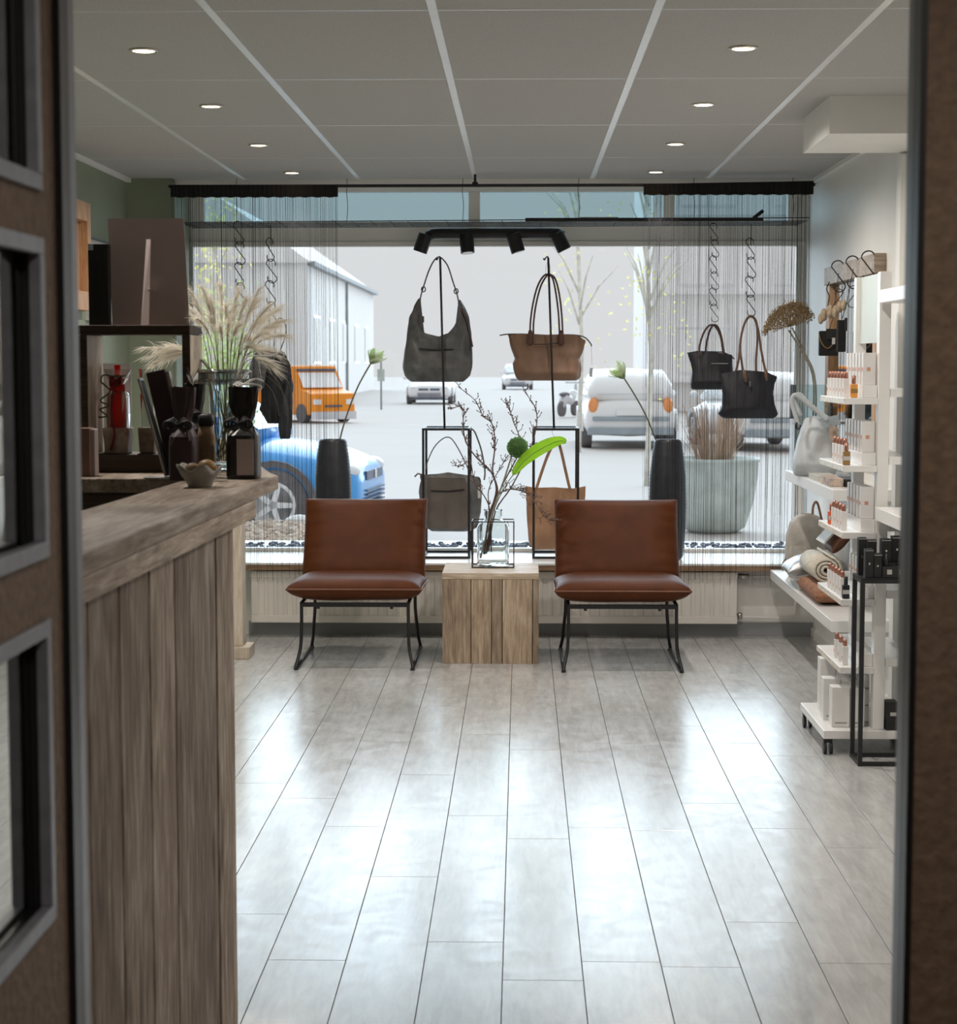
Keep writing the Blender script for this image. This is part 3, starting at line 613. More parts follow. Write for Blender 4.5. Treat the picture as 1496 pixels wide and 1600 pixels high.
# ================================================================== WINDOW DRESSING
# radiator
RX0, RX1 = -1.473, 1.172; T = thing('radiator', 'long white ribbed panel radiator under the window sill', 'radiator', (-.15, YB - .03, .08))
m = MB(); nr = 50; pts = [(RX0, 10.035)]
pw = (RX1 - RX0 - .06) / nr
for i in range(nr):
    x = RX0 + .03 + i * pw; pts += [(x + pw * .12, 10.035), (x + pw * .28, 10.042), (x + pw * .72, 10.042), (x + pw * .88, 10.035)]
pts += [(RX1, 10.035), (RX1, 10.055), (RX0, 10.055)]
m.prism(pts, .12, .325); m.build('ribbed_panel', 'radiator', T)
MB().box(RX0 - .004, RX1 + .004, 10.033, 10.055, .078, .1195).build('bottom_rail', 'radiator', T, bevel=.004)
MB().box(RX0 - .004, RX1 + .004, 10.033, 10.055, .3255, .362).build('top_rail', 'radiator', T, bevel=.004)
MB().box(RX0, RX1, 10.056, 10.105, .09, .35).build('back_panel', 'radiator', T)
for x in (-1.2, -.15, .9): MB().box(x, x + .04, 10.105, YB, .12, .32).build('wall_bracket', 'white', T)
T = thing('radiator_pipe', 'white heating pipe with a valve at the right end of the radiator', 'pipe', (1.3, 10.07, .1))
MB().tube(smooth_path([(1.18, 10.08, .112), (1.3, 10.085, .108), (1.46, 10.09, .108), (1.495, 10.09, .125), (1.50, 10.09, .20), (1.50, 10.09, .372)], 4), .008, 8).build('pipe', 'white', T, smooth=True)
MB().lathe([(.012, .0), (.016, .01), (.016, .03), (.01, .035)], (1.195, 10.08, .10), 10).build('valve', 'chrome', T, smooth=True)
MB().tube([(1.18, 10.07, .335), (1.24, 10.06, .335)], .016, 8).build('thermostat_knob', 'chrome', T, smooth=True)
MB().tube([(1.24, 10.07, .335), (1.595, 10.09, .335)], .006, 6).build('upper_pipe', 'white', T, smooth=True)

# curtain rod
T = thing('curtain_rod', 'thin black curtain rod just under the ceiling in front of the window', 'curtain rod', (-.2, 9.95, 2.43))
MB().tube([(-1.88, 9.95, 2.430), (1.55, 9.95, 2.432)], .0085, 10).build('rod', 'metal', T, smooth=True)
MB().box(-.262, -.232, 9.935, 9.965, 2.435, 2.4485).box(-.254, -.240, 9.943, 9.957, 2.448, ZC).build('ceiling_bracket', 'metal', T)
# string curtains
def curtain(x0, x1, zt0, zt1, zb, label, seed):
    R = random.Random(seed)
    T = thing('string_curtain', label, 'curtain', ((x0 + x1) / 2, 9.95, 2.42), 'black string curtains')
    m = MB(); n = 120
    for s in (-1, 1):
        vs = []
        for i in range(n + 1):
            x = x0 + (x1 - x0) * i / n; y = 9.95 + s * (.0125 + .0025 * sin(i * 1.9) + .0015 * R.random()); zt = zt0 + (zt1 - zt0) * i / n
            vs += [(x, y, zt), (x, y, zb + .002 * sin(i * .7))]
        m.add(vs, [(2 * i, 2 * i + 1, 2 * i + 3, 2 * i + 2) for i in range(n)])
    k = 2 * (n + 1); fs = []
    for i in range(n): fs += [(2 * i, 2 * i + 2, k + 2 * i + 2, k + 2 * i), (2 * i + 1, 2 * i + 3, k + 2 * i + 3, k + 2 * i + 1)]
    fs += [(0, 1, k + 1, k), (2 * n, 2 * n + 1, k + 2 * n + 1, k + 2 * n)]
    m.f += fs
    m.build('header_tape', 'blackfab', T)
    s = MB(); x = x0 + .004
    while x < x1 - .002:
        y = 9.95 + R.uniform(-.012, .012); zl = R.choice((R.uniform(.29, .36), R.uniform(.28, .45), R.uniform(.3, .75))) if R.random() < .8 else R.uniform(.9, 1.9)
        r = R.choice((.0004, .0005, .0005, .0006, .0008, .0013)); a = R.uniform(0, 6.28); am = R.uniform(.001, .006); dr = R.gauss(0, .006)
        pts = [(x + dr * t + am * sin(a + 4 * t) * t, y + am * .5 * cos(a + 3 * t), zb + .002 + (zl - zb) * t) for t in (0, .15, .35, .55, .75, .9, 1.0)]
        s.tube(pts, r, 3); x += R.choice((.002, .003, .004, .005, .0075))
    s.build('strings', 'string', T, kind='stuff')
curtain(-1.868, -.978, 2.434, 2.434, 2.372, 'black string curtain on the left half of the window, from rod to below the sill', 1)
curtain(.646, 1.540, 2.436, 2.450, 2.380, 'black string curtain on the right half of the window, from rod to below the sill', 2)

# hanging wire grid
GZ1 = 2.252
T = thing('wire_grid', 'black wire grid hung flat below the ceiling along the window top', 'grid', (-.15, 10.3, GZ1))
g = MB()
for y in (10.12, 10.22, 10.32, 10.42, 10.52): g.tube([(-1.86, y, GZ1), (1.55, y, GZ1 + (.02 if y == 10.12 else 0.01))], .0028, 5)
g.build('long_wires', 'metal', T)
g = MB()
for i in range(34): x = -1.84 + i * .102; g.tube([(x, 10.115, GZ1 + .004 + .003 * (i % 3)), (x + .01, 10.525, GZ1 + .004)], .0022, 5)
g.build('cross_wires', 'metal', T)
for i, px in enumerate((370, 543, 724, 905, 1085, 1240)):
    a = aty(px, 287, 10.17); b = aty(px - 1, 346, 10.17)
    MB().tube(smooth_path([(a.x, a.y, ZC + .0), (a.x - .004, a.y, 2.42), (b.x + .006, b.y, 2.34), (b.x, b.y, GZ1)], 4), .0018, 5).build('suspension_wire', 'metal', T)
MB().box(.02, 1.30, 10.10, 10.13, 2.253, 2.272).build('rail', 'metal', T)
tag(MB().box(.315, .525, 10.20, 10.27, 2.270, 2.284).build('white_tray_lamp', 'silver', bevel=.003), 'thin silvery bar lying on the wire grid between the curtains', 'bar')
tag(MB().obox((1.283, 10.20, 2.295), .07, .02, .02, Matrix.Rotation(radians(-38), 3, 'Y')).build('black_clip', 'poly', bevel=.003), 'black clip sticking up from the wire grid behind the right curtain', 'clip')

# ceiling track with four spotlights
T = thing('track_light', 'black bar lamp with four cylindrical spotlights at the top of the window', 'lamp', (-.14, 10.5, 2.19))
p0 = aty(668, 366, 10.45); p1 = aty(880, 366, 10.45)
m = MB(); zc_ = p0.z
m.tube([(p0.x, 10.46, zc_ - .012), (p0.x + .03, 10.46, zc_ + .003), (p0.x + .07, 10.46, zc_ + .005), (p1.x - .07, 10.46, zc_ + .005), (p1.x - .03, 10.46, zc_ + .003), (p1.x, 10.46, zc_ - .012)], .030, 14)
m.build('bar', 'metal', T, smooth=True)
for x in (-.4, .1): MB().box(x, x + .03, 10.47, YG - .045, zc_ - .01, zc_ + .014).build('bracket', 'metal', T)
for k, (px, py, tx, ty, ln) in enumerate(((661, 380, -.42, .0, .1), (730, 381, .10, .35, .1), (806, 380, .38, .1, .1), (876, 378, .62, .0, .1))):
    c = aty(px, py, 10.44); d = Vector((tx * .8, -ty * .5, -1)).normalized(); a = c - d * .052; b_ = c + d * .052
    s = MB().tube([a, a + d * .002, b_ - d * .002, b_], [.036, .040, .040, .037], 20).build('spot_head', 'metal', T, smooth=False)
    MB().tube([b_ - d * .004, b_ + d * .001], .030, 16).build('lens', 'chrome', s)
    MB().tube([a - d * .0, Vector((a.x, 10.46, zc_ - .02))], .012, 8).build('joint', 'metal', s)

# S hooks
def shook(h, r=.0036):
    m = MB(); R_ = h * .20; pts = []
    for i in range(13): a = radians(-25 + i * 17); pts.append(Vector((-R_ * .15 + R_ * cos(a), 0, h - R_ + R_ * sin(a))))
    for i in range(13): a = radians(0 - i * 17); pts.append(Vector((R_ * .15 + R_ * cos(a), 0, R_ + R_ * sin(a))))
    m.tube(pts, r, 6); return m
h0 = None; R3 = random.Random(9)
def chain(px, py0, Y, n, h, where, tot_first=None, flip=False, pitch=None):
    global h0
    p = aty(px, py0, Y); z = p.z
    for i in range(n):
        z1 = z - (i + 1) * (pitch or h * .90)
        if h0 is None:
            o = shook(.16).build('s_hook', 'rustmetal', None, smooth=True); h0 = o; o.location.z = 0
        else: o = h0.copy(); C.objects.link(o)
        o.scale = (h / .16, h / .16, h / .16); o.location = (p.x + (.004 if i % 2 else -.004), Y, z1); o.rotation_euler = (0, 0, radians(R3.uniform(-35, 35)))
        tag(o, 'black S hook, %s from the top in the chain %s' % (ORD(i, n), where), 'hook', 'chained S hooks')
chain(374, 350, 10.3, 4, .125, 'above the pampas grass')
chain(423, 376, 10.3, 4, .130, 'above the black garment')
chain(1117, 352, 10.3, 6, .098, 'above the smaller black handbag')
chain(1174, 376, 10.3, 4, .115, 'above the larger black handbag')
for px, l in ((423, 'left'), (1174, 'right')):
    a = aty(px, 350, 10.3); b = aty(px, 380, 10.3)
    tag(MB().tube([(a.x, 10.3, GZ1), (a.x, 10.3, b.z - .012)], .0025, 6).build('hanging_wire', 'metal'), 'short straight wire from the grid to the hook chain at the %s curtain' % l, 'wire', 'short hanging wires')

# ---------------------------------------------------------------- bags
def interp(tab, x):
    if x <= tab[0][0]: return tab[0][1]
    for (a, b), (c, d) in zip(tab, tab[1:]):
        if x <= c: return b + (d - b) * (x - a) / (c - a)
    return tab[-1][1]
def bagmesh(Y, rows, top=None, dep=.09, nu=44, nv=22, crease=.006, seed=0, sq=.75, deptab=None):
    """rows: (pixel y, left pixel x, right pixel x) from bottom to top; top: [(u, pixel y)] opening line"""
    R = [(aty(l, y, Y).z, aty(l, y, Y).x, aty(r, y, Y).x) for y, l, r in rows]; R.sort()
    zb = R[0][0]; xl = [(a, b) for a, b, c in R]; xr = [(a, c) for a, b, c in R]
    m = MB(); rs = []
    for j in range(nv + 1):
        v = j / nv; ring = []
        for i in range(nu):
            th = 2 * pi * i / nu; c_, s_ = cos(th), sin(th); u = .5 - .5 * math.copysign(abs(c_) ** .8, c_)
            zt = aty(748, interp(top, u), Y).z if top else R[-1][0]
            if s_ < 0 and top: zt -= .004
            z = zb + (zt - zb) * v; X0 = interp(xl, z); X1 = interp(xr, z); x = X0 + (X1 - X0) * u
            hh = (z - zb) / (R[-1][0] - zb)
            d = dep * (interp(deptab, hh) if deptab else (1 - .75 * hh ** 1.5) * min(1, .55 + 2.5 * hh))
            y = -math.copysign(abs(s_) ** sq, s_) * d
            nn = noise.noise(Vector((x * 9 + seed, z * 7, s_ * 2 + seed))) * crease * 2 + noise.noise(Vector((x * 26 + seed, z * 12 + x * 20, s_))) * crease
            ring.append(Vector((x + nn * .4, Y + y + nn * (1 if s_ < 0 else -1), z)))
        rs.append(ring)
    bot = [Vector(((p.x - (rs[0][0].x + rs[0][nu // 2].x) / 2) * .93 + (rs[0][0].x + rs[0][nu // 2].x) / 2, Y + (p.y - Y) * .8, zb - .006)) for p in rs[0]]
    m.rings([bot] + rs, cap=False); m.f.append(list(range(nu)))
    # inner lining, a little inside the opening
    n0 = len(m.v); last = rs[-1]; low = rs[int(nv * .55)]
    inn = [Vector((p.x, Y + (p.y - Y) * .8, p.z - .012)) for p in last]; cc = Vector(((low[0].x + low[nu // 2].x) / 2, Y, low[0].z))
    inn2 = [cc + (Vector((p.x, Y + (p.y - Y) * .3, cc.z)) - cc) * .8 for p in last]
    m.rings([[Vector(p) for p in last], inn, inn2], cap=False)
    m.f.append([len(m.v) - nu + k for k in range(nu)])
    return m
def PP(pts, Y): return [aty(x, y, Y) for x, y in pts]

YS = 10.19
def stand(pxl, pxr, polex0, polex1, ptop, label, group='bag display stands'):
    a = aty(pxl, 875, 10.22); b = aty(pxr, 875, 10.22); top = aty(pxl, 669, 10.22).z; z0 = .4125; yb = 10.55
    T = thing('bag_stand', label, 'display stand', ((a.x + b.x) / 2, 10.38, z0), group); r = .0065
    for y, n in ((10.22, 'front_frame'), (yb, 'rear_frame')):
        m = MB(); m.box(a.x - r, a.x + r, y - r, y + r, z0, top).box(b.x - r, b.x + r, y - r, y + r, z0, top).box(a.x + r, b.x - r, y - r, y + r, z0, z0 + 2 * r).box(a.x + r, b.x - r, y - r, y + r, top - 2 * r, top)
        m.build(n, 'metal', T)
    m = MB()
    for x in (a.x, b.x): m.box(x - r, x + r, 10.2266, yb - r, z0, z0 + 2 * r).box(x - r, x + r, 10.2266, yb - r, top - 2 * r, top)
    m.build('side_bars', 'metal', T)
    tp = aty(polex0, ptop, 10.30); bt = aty(polex1, 669, 10.30)
    MB().box(a.x + r, b.x - r, 10.27, 10.33, top - .003, top).build('top_plate', 'metal', T)
    MB().tube([(bt.x, 10.30, top), (tp.x, 10.30, tp.z)], .0065, 8).build('pole', 'rustmetal', T, smooth=True)
    MB().tube(smooth_path([(tp.x, 10.30, tp.z), (tp.x - .004, 10.31, tp.z + .008), (tp.x - .014, 10.34, tp.z + .002), (tp.x - .020, 10.35, tp.z - .008), (tp.x - .026, 10.355, tp.z + .0)], 3), .004, 6).build('hook', 'rustmetal', T, smooth=True)
    return T
stand(662, 733, 688, 695, 403, 'black frame stand with a pole carrying the grey shoulder bag')
stand(834, 903, 857, 866, 403, 'black frame stand with a pole carrying the brown handbag')

# 1 grey hobo shoulder bag on the left pole
Y = 10.40
T = thing('shoulder_bag', 'large grey leather hobo bag hanging from the left stand pole', 'bag', aty(686, 595, Y))
top = [(0, 466), (.05, 468), (.10, 474), (.14, 500), (.2, 515), (.3, 521), (.5, 526), (.66, 520), (.76, 508), (.84, 490), (.90, 472), (.95, 469), (1, 468)]
bagmesh(Y, [(595, 641, 726), (588, 633, 734), (575, 630, 737), (550, 632, 738), (520, 636, 737), (495, 641, 733), (480, 648, 727), (466, 655, 718)], top, .075, seed=3, crease=.010, nu=60, nv=30, deptab=[(0, .6), (.15, 1), (.5, .9), (.8, .25), (1, .08)]).build('body', 'greyleather', T, smooth=True)
MB().tube(smooth_path(PP([(655, 545), (680, 547), (709, 546)], Y - .075), 3), .004, 5).build('zip', 'jamb', T)
st = PP([(656, 472), (659, 458), (663, 445), (670, 424), (678, 408), (686, 401.5), (694, 407), (701, 418), (708, 440), (714, 458), (717, 472)], Y)
MB().tube(smooth_path(st, 4), .0045, 6, flat=2).build('strap', 'greyleather', T, smooth=True)
for px, py in ((662, 452), (713, 455)): MB().tube([aty(px, py, Y) + Vector((.011 * cos(a), 0, .014 * sin(a))) for a in [k * 2 * pi / 10 for k in range(10)]], .0035, 5, closed=True).build('buckle', 'rustmetal', T)
MB().tube(PP([(723, 486), (730, 500), (733, 520), (734, 548)], Y - .02), [.008, .010, .014, .010], 6).build('tassel', 'navy', T)
MB().tube(PP([(722, 482), (731, 505), (736, 528), (739, 542)], Y - .03), .005, 5).build('zip_pull', 'brownstrap', T)
MB().box(*[v for v in (aty(656, 500, Y).x, aty(663, 500, Y).x)], Y, Y + .004, aty(660, 504, Y).z, aty(660, 494, Y).z).build('swing_tag', 'kraft', T)
# 2 brown nylon handbag on the right pole
Y = 10.41
T = thing('handbag', 'light brown nylon handbag hanging from the right stand pole', 'bag', aty(858, 593, Y))
bagmesh(Y, [(593, 808, 904), (588, 805, 908), (578, 802, 909), (568, 801, 908), (560, 805, 906), (545, 800, 912), (530, 796, 915), (522, 793, 914)], [(0, 521), (.2, 521), (.5, 523), (.8, 522), (.94, 525), (1, 532)], .085, seed=8, crease=.012, nv=26, deptab=[(0, .6), (.15, 1), (.6, .7), (.9, .25), (1, .15)]).build('body', 'tanbag', T, smooth=True)
MB().tube(smooth_path(PP([(781, 524), (797, 522), (830, 523), (860, 525), (890, 523), (912, 526), (922, 535), (925, 541)], Y), 3), .004, 5).build('top_zip', 'rustmetal', T)
for dx, Yh, nm in ((0, Y - .05, 'handle'), (4, Y + .03, 'handle')):
    hp = [(829 + dx, 527), (829 + dx, 505), (833 + dx, 475), (840 + dx, 448), (850, 431), (860, 429), (868 - dx, 436), (874 - dx * .4, 458), (878 - dx, 490), (880 - dx, 527)] if dx == 0 else [(834, 527), (834, 505), (838, 475), (845, 448), (853, 433), (858, 430), (864, 435), (869, 458), (873, 490), (875, 527)]
    MB().tube(smooth_path(PP(hp, Yh), 4), .0055, 7).build('handle', 'brownstrap', T, smooth=True)
for px in (829, 877): MB().prism([(0, 0)] * 3, 0, 0) if False else MB().tube(PP([(px, 516), (px, 524), (px, 536), (px, 539)], Y - .052), [.010, .017, .019, .010], 8, flat=.25).build('leather_tab', 'brownstrap', T, smooth=True)
MB().tube(PP([(834, 538), (850, 538), (873, 536)], Y - .075), .003, 5).build('pocket_zip', 'jamb', T)
MB().tube(PP([(924, 541), (925, 556), (925, 570)], Y), .001, 4).build('tag_string', 'metal', T)
q = aty(924, 582, Y); MB().obox(q, .018, .002, .05, Matrix.Rotation(.1, 3, 'Y')).build('swing_tag', 'cargrey', T)
tag(MB().tube(smooth_path([aty(857, 404, 10.33), aty(853, 420, 10.34), aty(854, 431, 10.38), aty(860, 430, 10.40), aty(859, 412, 10.34)], 4), .001, 4).build('loop_string', 'metal'), 'thin loop of string tying the brown handbag to its pole', 'string')
# 3 grey satchel inside the left stand
Y = 10.38
T = thing('satchel', 'wide grey suede satchel hanging inside the left bag stand', 'bag', aty(704, 828, Y))
bagmesh(Y, [(828, 672, 738), (824, 664, 746), (800, 657, 752), (770, 655, 753), (750, 659, 752), (742, 657, 748)], [(0, 742), (.3, 740), (.5, 738), (.8, 742), (1, 745)], .07, seed=12, crease=.012, nu=52).build('body', 'greyleather', T, smooth=True)
MB().add(PP([(667, 745), (727, 746), (733, 775), (732, 822), (728, 827), (672, 826), (668, 820)], Y - .085) + PP([(667, 745), (727, 746), (733, 775), (732, 822), (728, 827), (672, 826), (668, 820)], Y - .075), [list(range(7)), list(range(7, 14))[::-1]] + [[i, (i + 1) % 7, 7 + (i + 1) % 7, 7 + i] for i in range(7)]).build('flap', 'taupeleather', T, bevel=.003)
MB().tube(PP([(674, 767), (700, 768), (726, 765)], Y - .088), .004, 5).build('flap_zip', 'jamb', T)
MB().tube(smooth_path(PP([(665, 735), (668, 722), (678, 700), (690, 687), (700, 683), (708, 688), (718, 704), (729, 726), (735, 742)], Y - .03), 4), .0035, 6, flat=1.8).build('front_strap', 'taupeleather', T, smooth=True)
MB().tube(smooth_path(PP([(731, 669), (740, 672), (746, 684), (753, 706), (758, 735), (757, 750)], Y + .03), 4), .0045, 6).build('side_strap', 'taupeleather', T, smooth=True)
MB().tube(PP([(648, 745), (653, 740), (662, 742)], Y), .005, 5).build('zip_end', 'taupeleather', T)
q = aty(749, 770, Y - .06); MB().obox(q, .016, .002, .06).build('swing_tag', 'card', T)
# 4 camel tote inside the right stand
Y = 10.38
T = thing('tote_bag', 'flat camel leather tote hanging inside the right bag stand', 'bag', aty(868, 856, Y))
bagmesh(Y, [(856, 832, 905), (850, 827, 911), (820, 824, 913), (780, 822, 914), (760, 820, 915)], [(0, 759), (.2, 762), (.5, 761), (.8, 763), (1, 759)], .035, seed=21, crease=.008, nu=52).build('body', 'toteleather', T, smooth=True)
for pts in ([(838, 765), (846, 740), (856, 712), (866, 692), (872, 686)], [(891, 765), (884, 735), (878, 708), (873, 690), (871, 686)]):
    MB().tube(smooth_path(PP(pts, Y - .04), 4), .0095, 6, flat=.35).build('handle', 'toteleather', T, smooth=True)
MB().tube(smooth_path([aty(866, 668, 10.30), aty(863, 676, 10.33), aty(871, 688, Y - .04)], 3), .001, 4).build('hanging_string', 'metal', T)
# 5, 6 black handbags behind the right curtain
Y = 10.34
T = thing('handbag', 'smaller black nylon handbag with brown handles behind the right curtain', 'bag', aty(1110, 606, Y), 'black handbags behind the right curtain')
bagmesh(Y, [(607, 1080, 1140), (600, 1079, 1146), (580, 1081, 1146), (562, 1079, 1146), (552, 1075, 1146)], [(0, 552), (.3, 549), (.5, 550), (.8, 552), (1, 555)], .06, seed=31, crease=.006).build('body', 'navy', T, smooth=True)
for dx, Yh in ((0, Y - .05), (10, Y + .02)):
    MB().tube(smooth_path(PP([(1093 + dx, 556), (1094 + dx, 538), (1101 + dx * .8, 518), (1110 + dx * .5, 508), (1119 + dx * .3, 511), (1127 + dx * .1, 528), (1131 + dx * .1, 556)], Yh), 4), .006, 7).build('handle', 'brownstrap', T, smooth=True)
MB().tube(PP([(1074, 552), (1090, 549), (1130, 550), (1143, 556), (1148, 561)], Y), .004, 5).build('top_zip', 'metal', T)
MB().tube(PP([(1112, 568), (1138, 568)], Y - .055), .003, 4).build('pocket_zip', 'silver', T)
Y = 10.20
T = thing('handbag', 'larger black nylon handbag with tall tan handles behind the right curtain', 'bag', aty(1168, 652, Y), 'black handbags behind the right curtain')
bagmesh(Y, [(652, 1128, 1212), (647, 1122, 1217), (635, 1128, 1212), (615, 1129, 1209), (598, 1127, 1211), (585, 1126, 1215), (579, 1130, 1216)], [(0, 584), (.3, 578), (.5, 579), (.8, 581), (1, 588)], .07, seed=35, crease=.007).build('body', 'navy', T, smooth=True)
MB().tube(smooth_path(PP([(1150, 580), (1155, 560), (1158, 528), (1164, 505), (1172, 494), (1180, 499), (1186, 520), (1190, 548), (1197, 582)], Y - .06), 4), .0065, 7).build('handle', 'tanstrap', T, smooth=True)
MB().tube(smooth_path(PP([(1164, 592), (1160, 570), (1157, 540), (1162, 510), (1172, 495), (1182, 502), (1184, 530), (1182, 560), (1182, 582)], Y + .03), 4), .0065, 7).build('handle', 'tanstrap', T, smooth=True)
for px, py in ((1166, 592), (1199, 590)): MB().tube(PP([(px - 3, py - 14), (px - 1, py - 4), (px, py + 5)], Y - .075), [.008, .012, .007], 6, flat=.4).build('leather_tab', 'tanstrap', T, smooth=True)
MB().tube(PP([(1172, 596), (1173, 604)], Y - .085), .004, 5).build('zip_pull', 'silver', T)
# black garment behind the left curtain
Y = 10.28
T = thing('black_garment', 'black garment hanging from the hook chain behind the left curtain', 'clothing', aty(440, 680, Y))
bagmesh(Y, [(660, 418, 447), (640, 408, 455), (600, 408, 457), (570, 416, 454), (556, 422, 446), (550, 427, 442)], None, .05, seed=41, crease=.016, deptab=[(0, .6), (.5, 1), (1, .3)]).build('body', 'blackfab', T, smooth=True)
bagmesh(Y - .05, [(684, 438, 454), (665, 435, 457), (625, 440, 458), (600, 447, 456), (590, 449, 455)], None, .018, seed=42, crease=.006).build('sleeve', 'navy', T, smooth=True)
MB().tube(smooth_path(PP([(436, 552), (441, 540), (447, 520), (445, 505), (437, 497), (430, 512), (428, 552)], Y), 3), .003, 5).build('hanger_strap', 'blackfab', T)
q = aty(396, 560, 10.15)
T = thing('hanging_scarf', 'blue-grey scarf end hanging left of the black garment', 'scarf', aty(402, 600, 10.18))
bagmesh(10.18, [(605, 390, 412), (580, 388, 416), (560, 394, 422), (545, 402, 432)], None, .02, seed=44, crease=.006).build('cloth', 'carglass' if False else 'greyleather', T, smooth=True)

# ---------------------------------------------------------------- tall vases with artificial lotus
def vase(cx, label):
    z0 = .4125; T = thing('floor_vase', label, 'vase', (cx, 10.2, z0), 'anthracite vases on the sill')
    pr = [(.070, 0), (.082, .01)]; n = 64
    for i in range(n + 1):
        t = i / n; z = .02 + t * .635; r = interp([(0, .088), (.25, .101), (.45, .104), (.7, .099), (.88, .088), (1, .076)], t); pr.append((r + .0013 * (1 if i % 2 else -1), z))
    pr += [(.072, .662), (.066, .660), (.064, .60), (.02, .59)]
    MB().lathe(pr, (cx, 10.2, z0), 36).build('ribbed_body', 'vase', T, smooth=True)
    return T
c1 = aty(521, 800, 10.2).x; c2 = aty(1043.5, 800, 10.2).x
vase(c1, 'tall ribbed dark vase on the sill behind the left chair'); vase(c2, 'tall ribbed dark vase on the sill behind the right chair')
def lotus(pts, tip, Y, label, lean, seed):
    R = random.Random(seed); P = smooth_path(PP(pts, Y), 5)
    P = [Vector((c1 if tip[0] < 800 else c2, Y, 1.0)) * 0 + p for p in P]
    T = thing('artificial_lotus', label, 'flower', P[0], 'artificial lotus flowers')
    MB().tube(P, .0045, 7).build('stem', 'stem', T, smooth=True)
    c = P[-1]; ax = (P[-1] - P[-4]).normalized(); ax = (ax + Vector((lean, 0, .3))).normalized()
    MB().ball(c + ax * .01, .016, 8, 6).build('seed_head', 'petal', T, smooth=True)
    a1 = ax.cross(Vector((0, 1, 0))).normalized(); a2 = ax.cross(a1)
    for k in range(16):
        an = k * 2.399; op = .25 + .75 * (k / 16); l = R.uniform(.085, .115)
        d = (a1 * cos(an) + a2 * sin(an)); sd_ = (a2 * cos(an) - a1 * sin(an))
        pts_ = []; vs = []
        for j in range(6):
            t = j / 5; pp = c + ax * (l * t * (1.05 - op * .45) - .004) + d * (l * (.15 + .55 * op) * sin(t * 1.7) * t ** .5); ww = .022 * sin(pi * min(.97, t * .8 + .15)) * (1 if t < .9 else .35)
            vs += [pp - sd_ * ww, pp + d * .003 , pp + sd_ * ww]
        MB().add(vs, [f for j in range(5) for f in ((3 * j, 3 * j + 1, 3 * j + 4, 3 * j + 3), (3 * j + 1, 3 * j + 2, 3 * j + 5, 3 * j + 4))]).build('petal', 'petal' if k % 2 else 'petalw', T, smooth=True)
lotus([(522, 740), (530, 693), (541, 652), (559, 605), (580, 567)], (592, 548), 10.2, 'pale green artificial lotus leaning right from the left dark vase', .25, 1)
lotus([(1045, 740), (1026, 690), (1010, 650), (992, 617), (975, 590)], (965, 575), 10.2, 'pale green artificial lotus leaning left from the right dark vase', -.35, 2)

# ================================================================== CHAIRS AND CUBE TABLE
def pillow(wd, h, t, mt, nu=30, nv=26, seed=0, wr=.004, e=3.0):
    m = MB(); n = (nu + 1) * (nv + 1)
    for s in (1, -1):
        vs = []
        for j in range(nv + 1):
            for i in range(nu + 1):
                u = -1 + 2 * i / nu; v = -1 + 2 * j / nv
                u_ = math.copysign(1 - (1 - abs(u)) ** 1.5, u); v_ = math.copysign(1 - (1 - abs(v)) ** 1.5, v)
                a = (1 - abs(u_) ** e) * (1 - abs(v_) ** e); a = max(a, 0) ** .55
                edge = max(abs(u_), abs(v_)); wn_ = 0
                if abs(u_) > .55: wn_ += sin(v_ * 34 + 3 * sin(v_ * 5 + seed)) * wr * (abs(u_) - .55) * 2 * a
                wn_ += noise.noise(Vector((u_ * 1.5 + seed, v_ * 1.5, s))) * .004 * a
                vs.append(mt @ Vector((u_ * wd / 2 * (1 - .012 * (1 - v_ * v_)), v_ * h / 2 * (1 - .015 * (1 - u_ * u_)), s * (t / 2 * a + .004) + wn_ * s)))
        m.add(vs, [(j * (nu + 1) + i, j * (nu + 1) + i + 1, (j + 1) * (nu + 1) + i + 1, (j + 1) * (nu + 1) + i) for j in range(nv) for i in range(nu)])
    per = [i for i in range(nu + 1)] + [(nu + 1) * j + nu for j in range(1, nv + 1)] + [nv * (nu + 1) + i for i in range(nu - 1, -1, -1)] + [(nu + 1) * j for j in range(nv - 1, 0, -1)]
    L0 = len(per); m.f += [[per[k], per[(k + 1) % L0], per[(k + 1) % L0] + n, per[k] + n] for k in range(L0)]
    ring = [(m.v[per[k]] + m.v[per[k] + n]) / 2 for k in range(0, L0, 2)]
    return m, ring
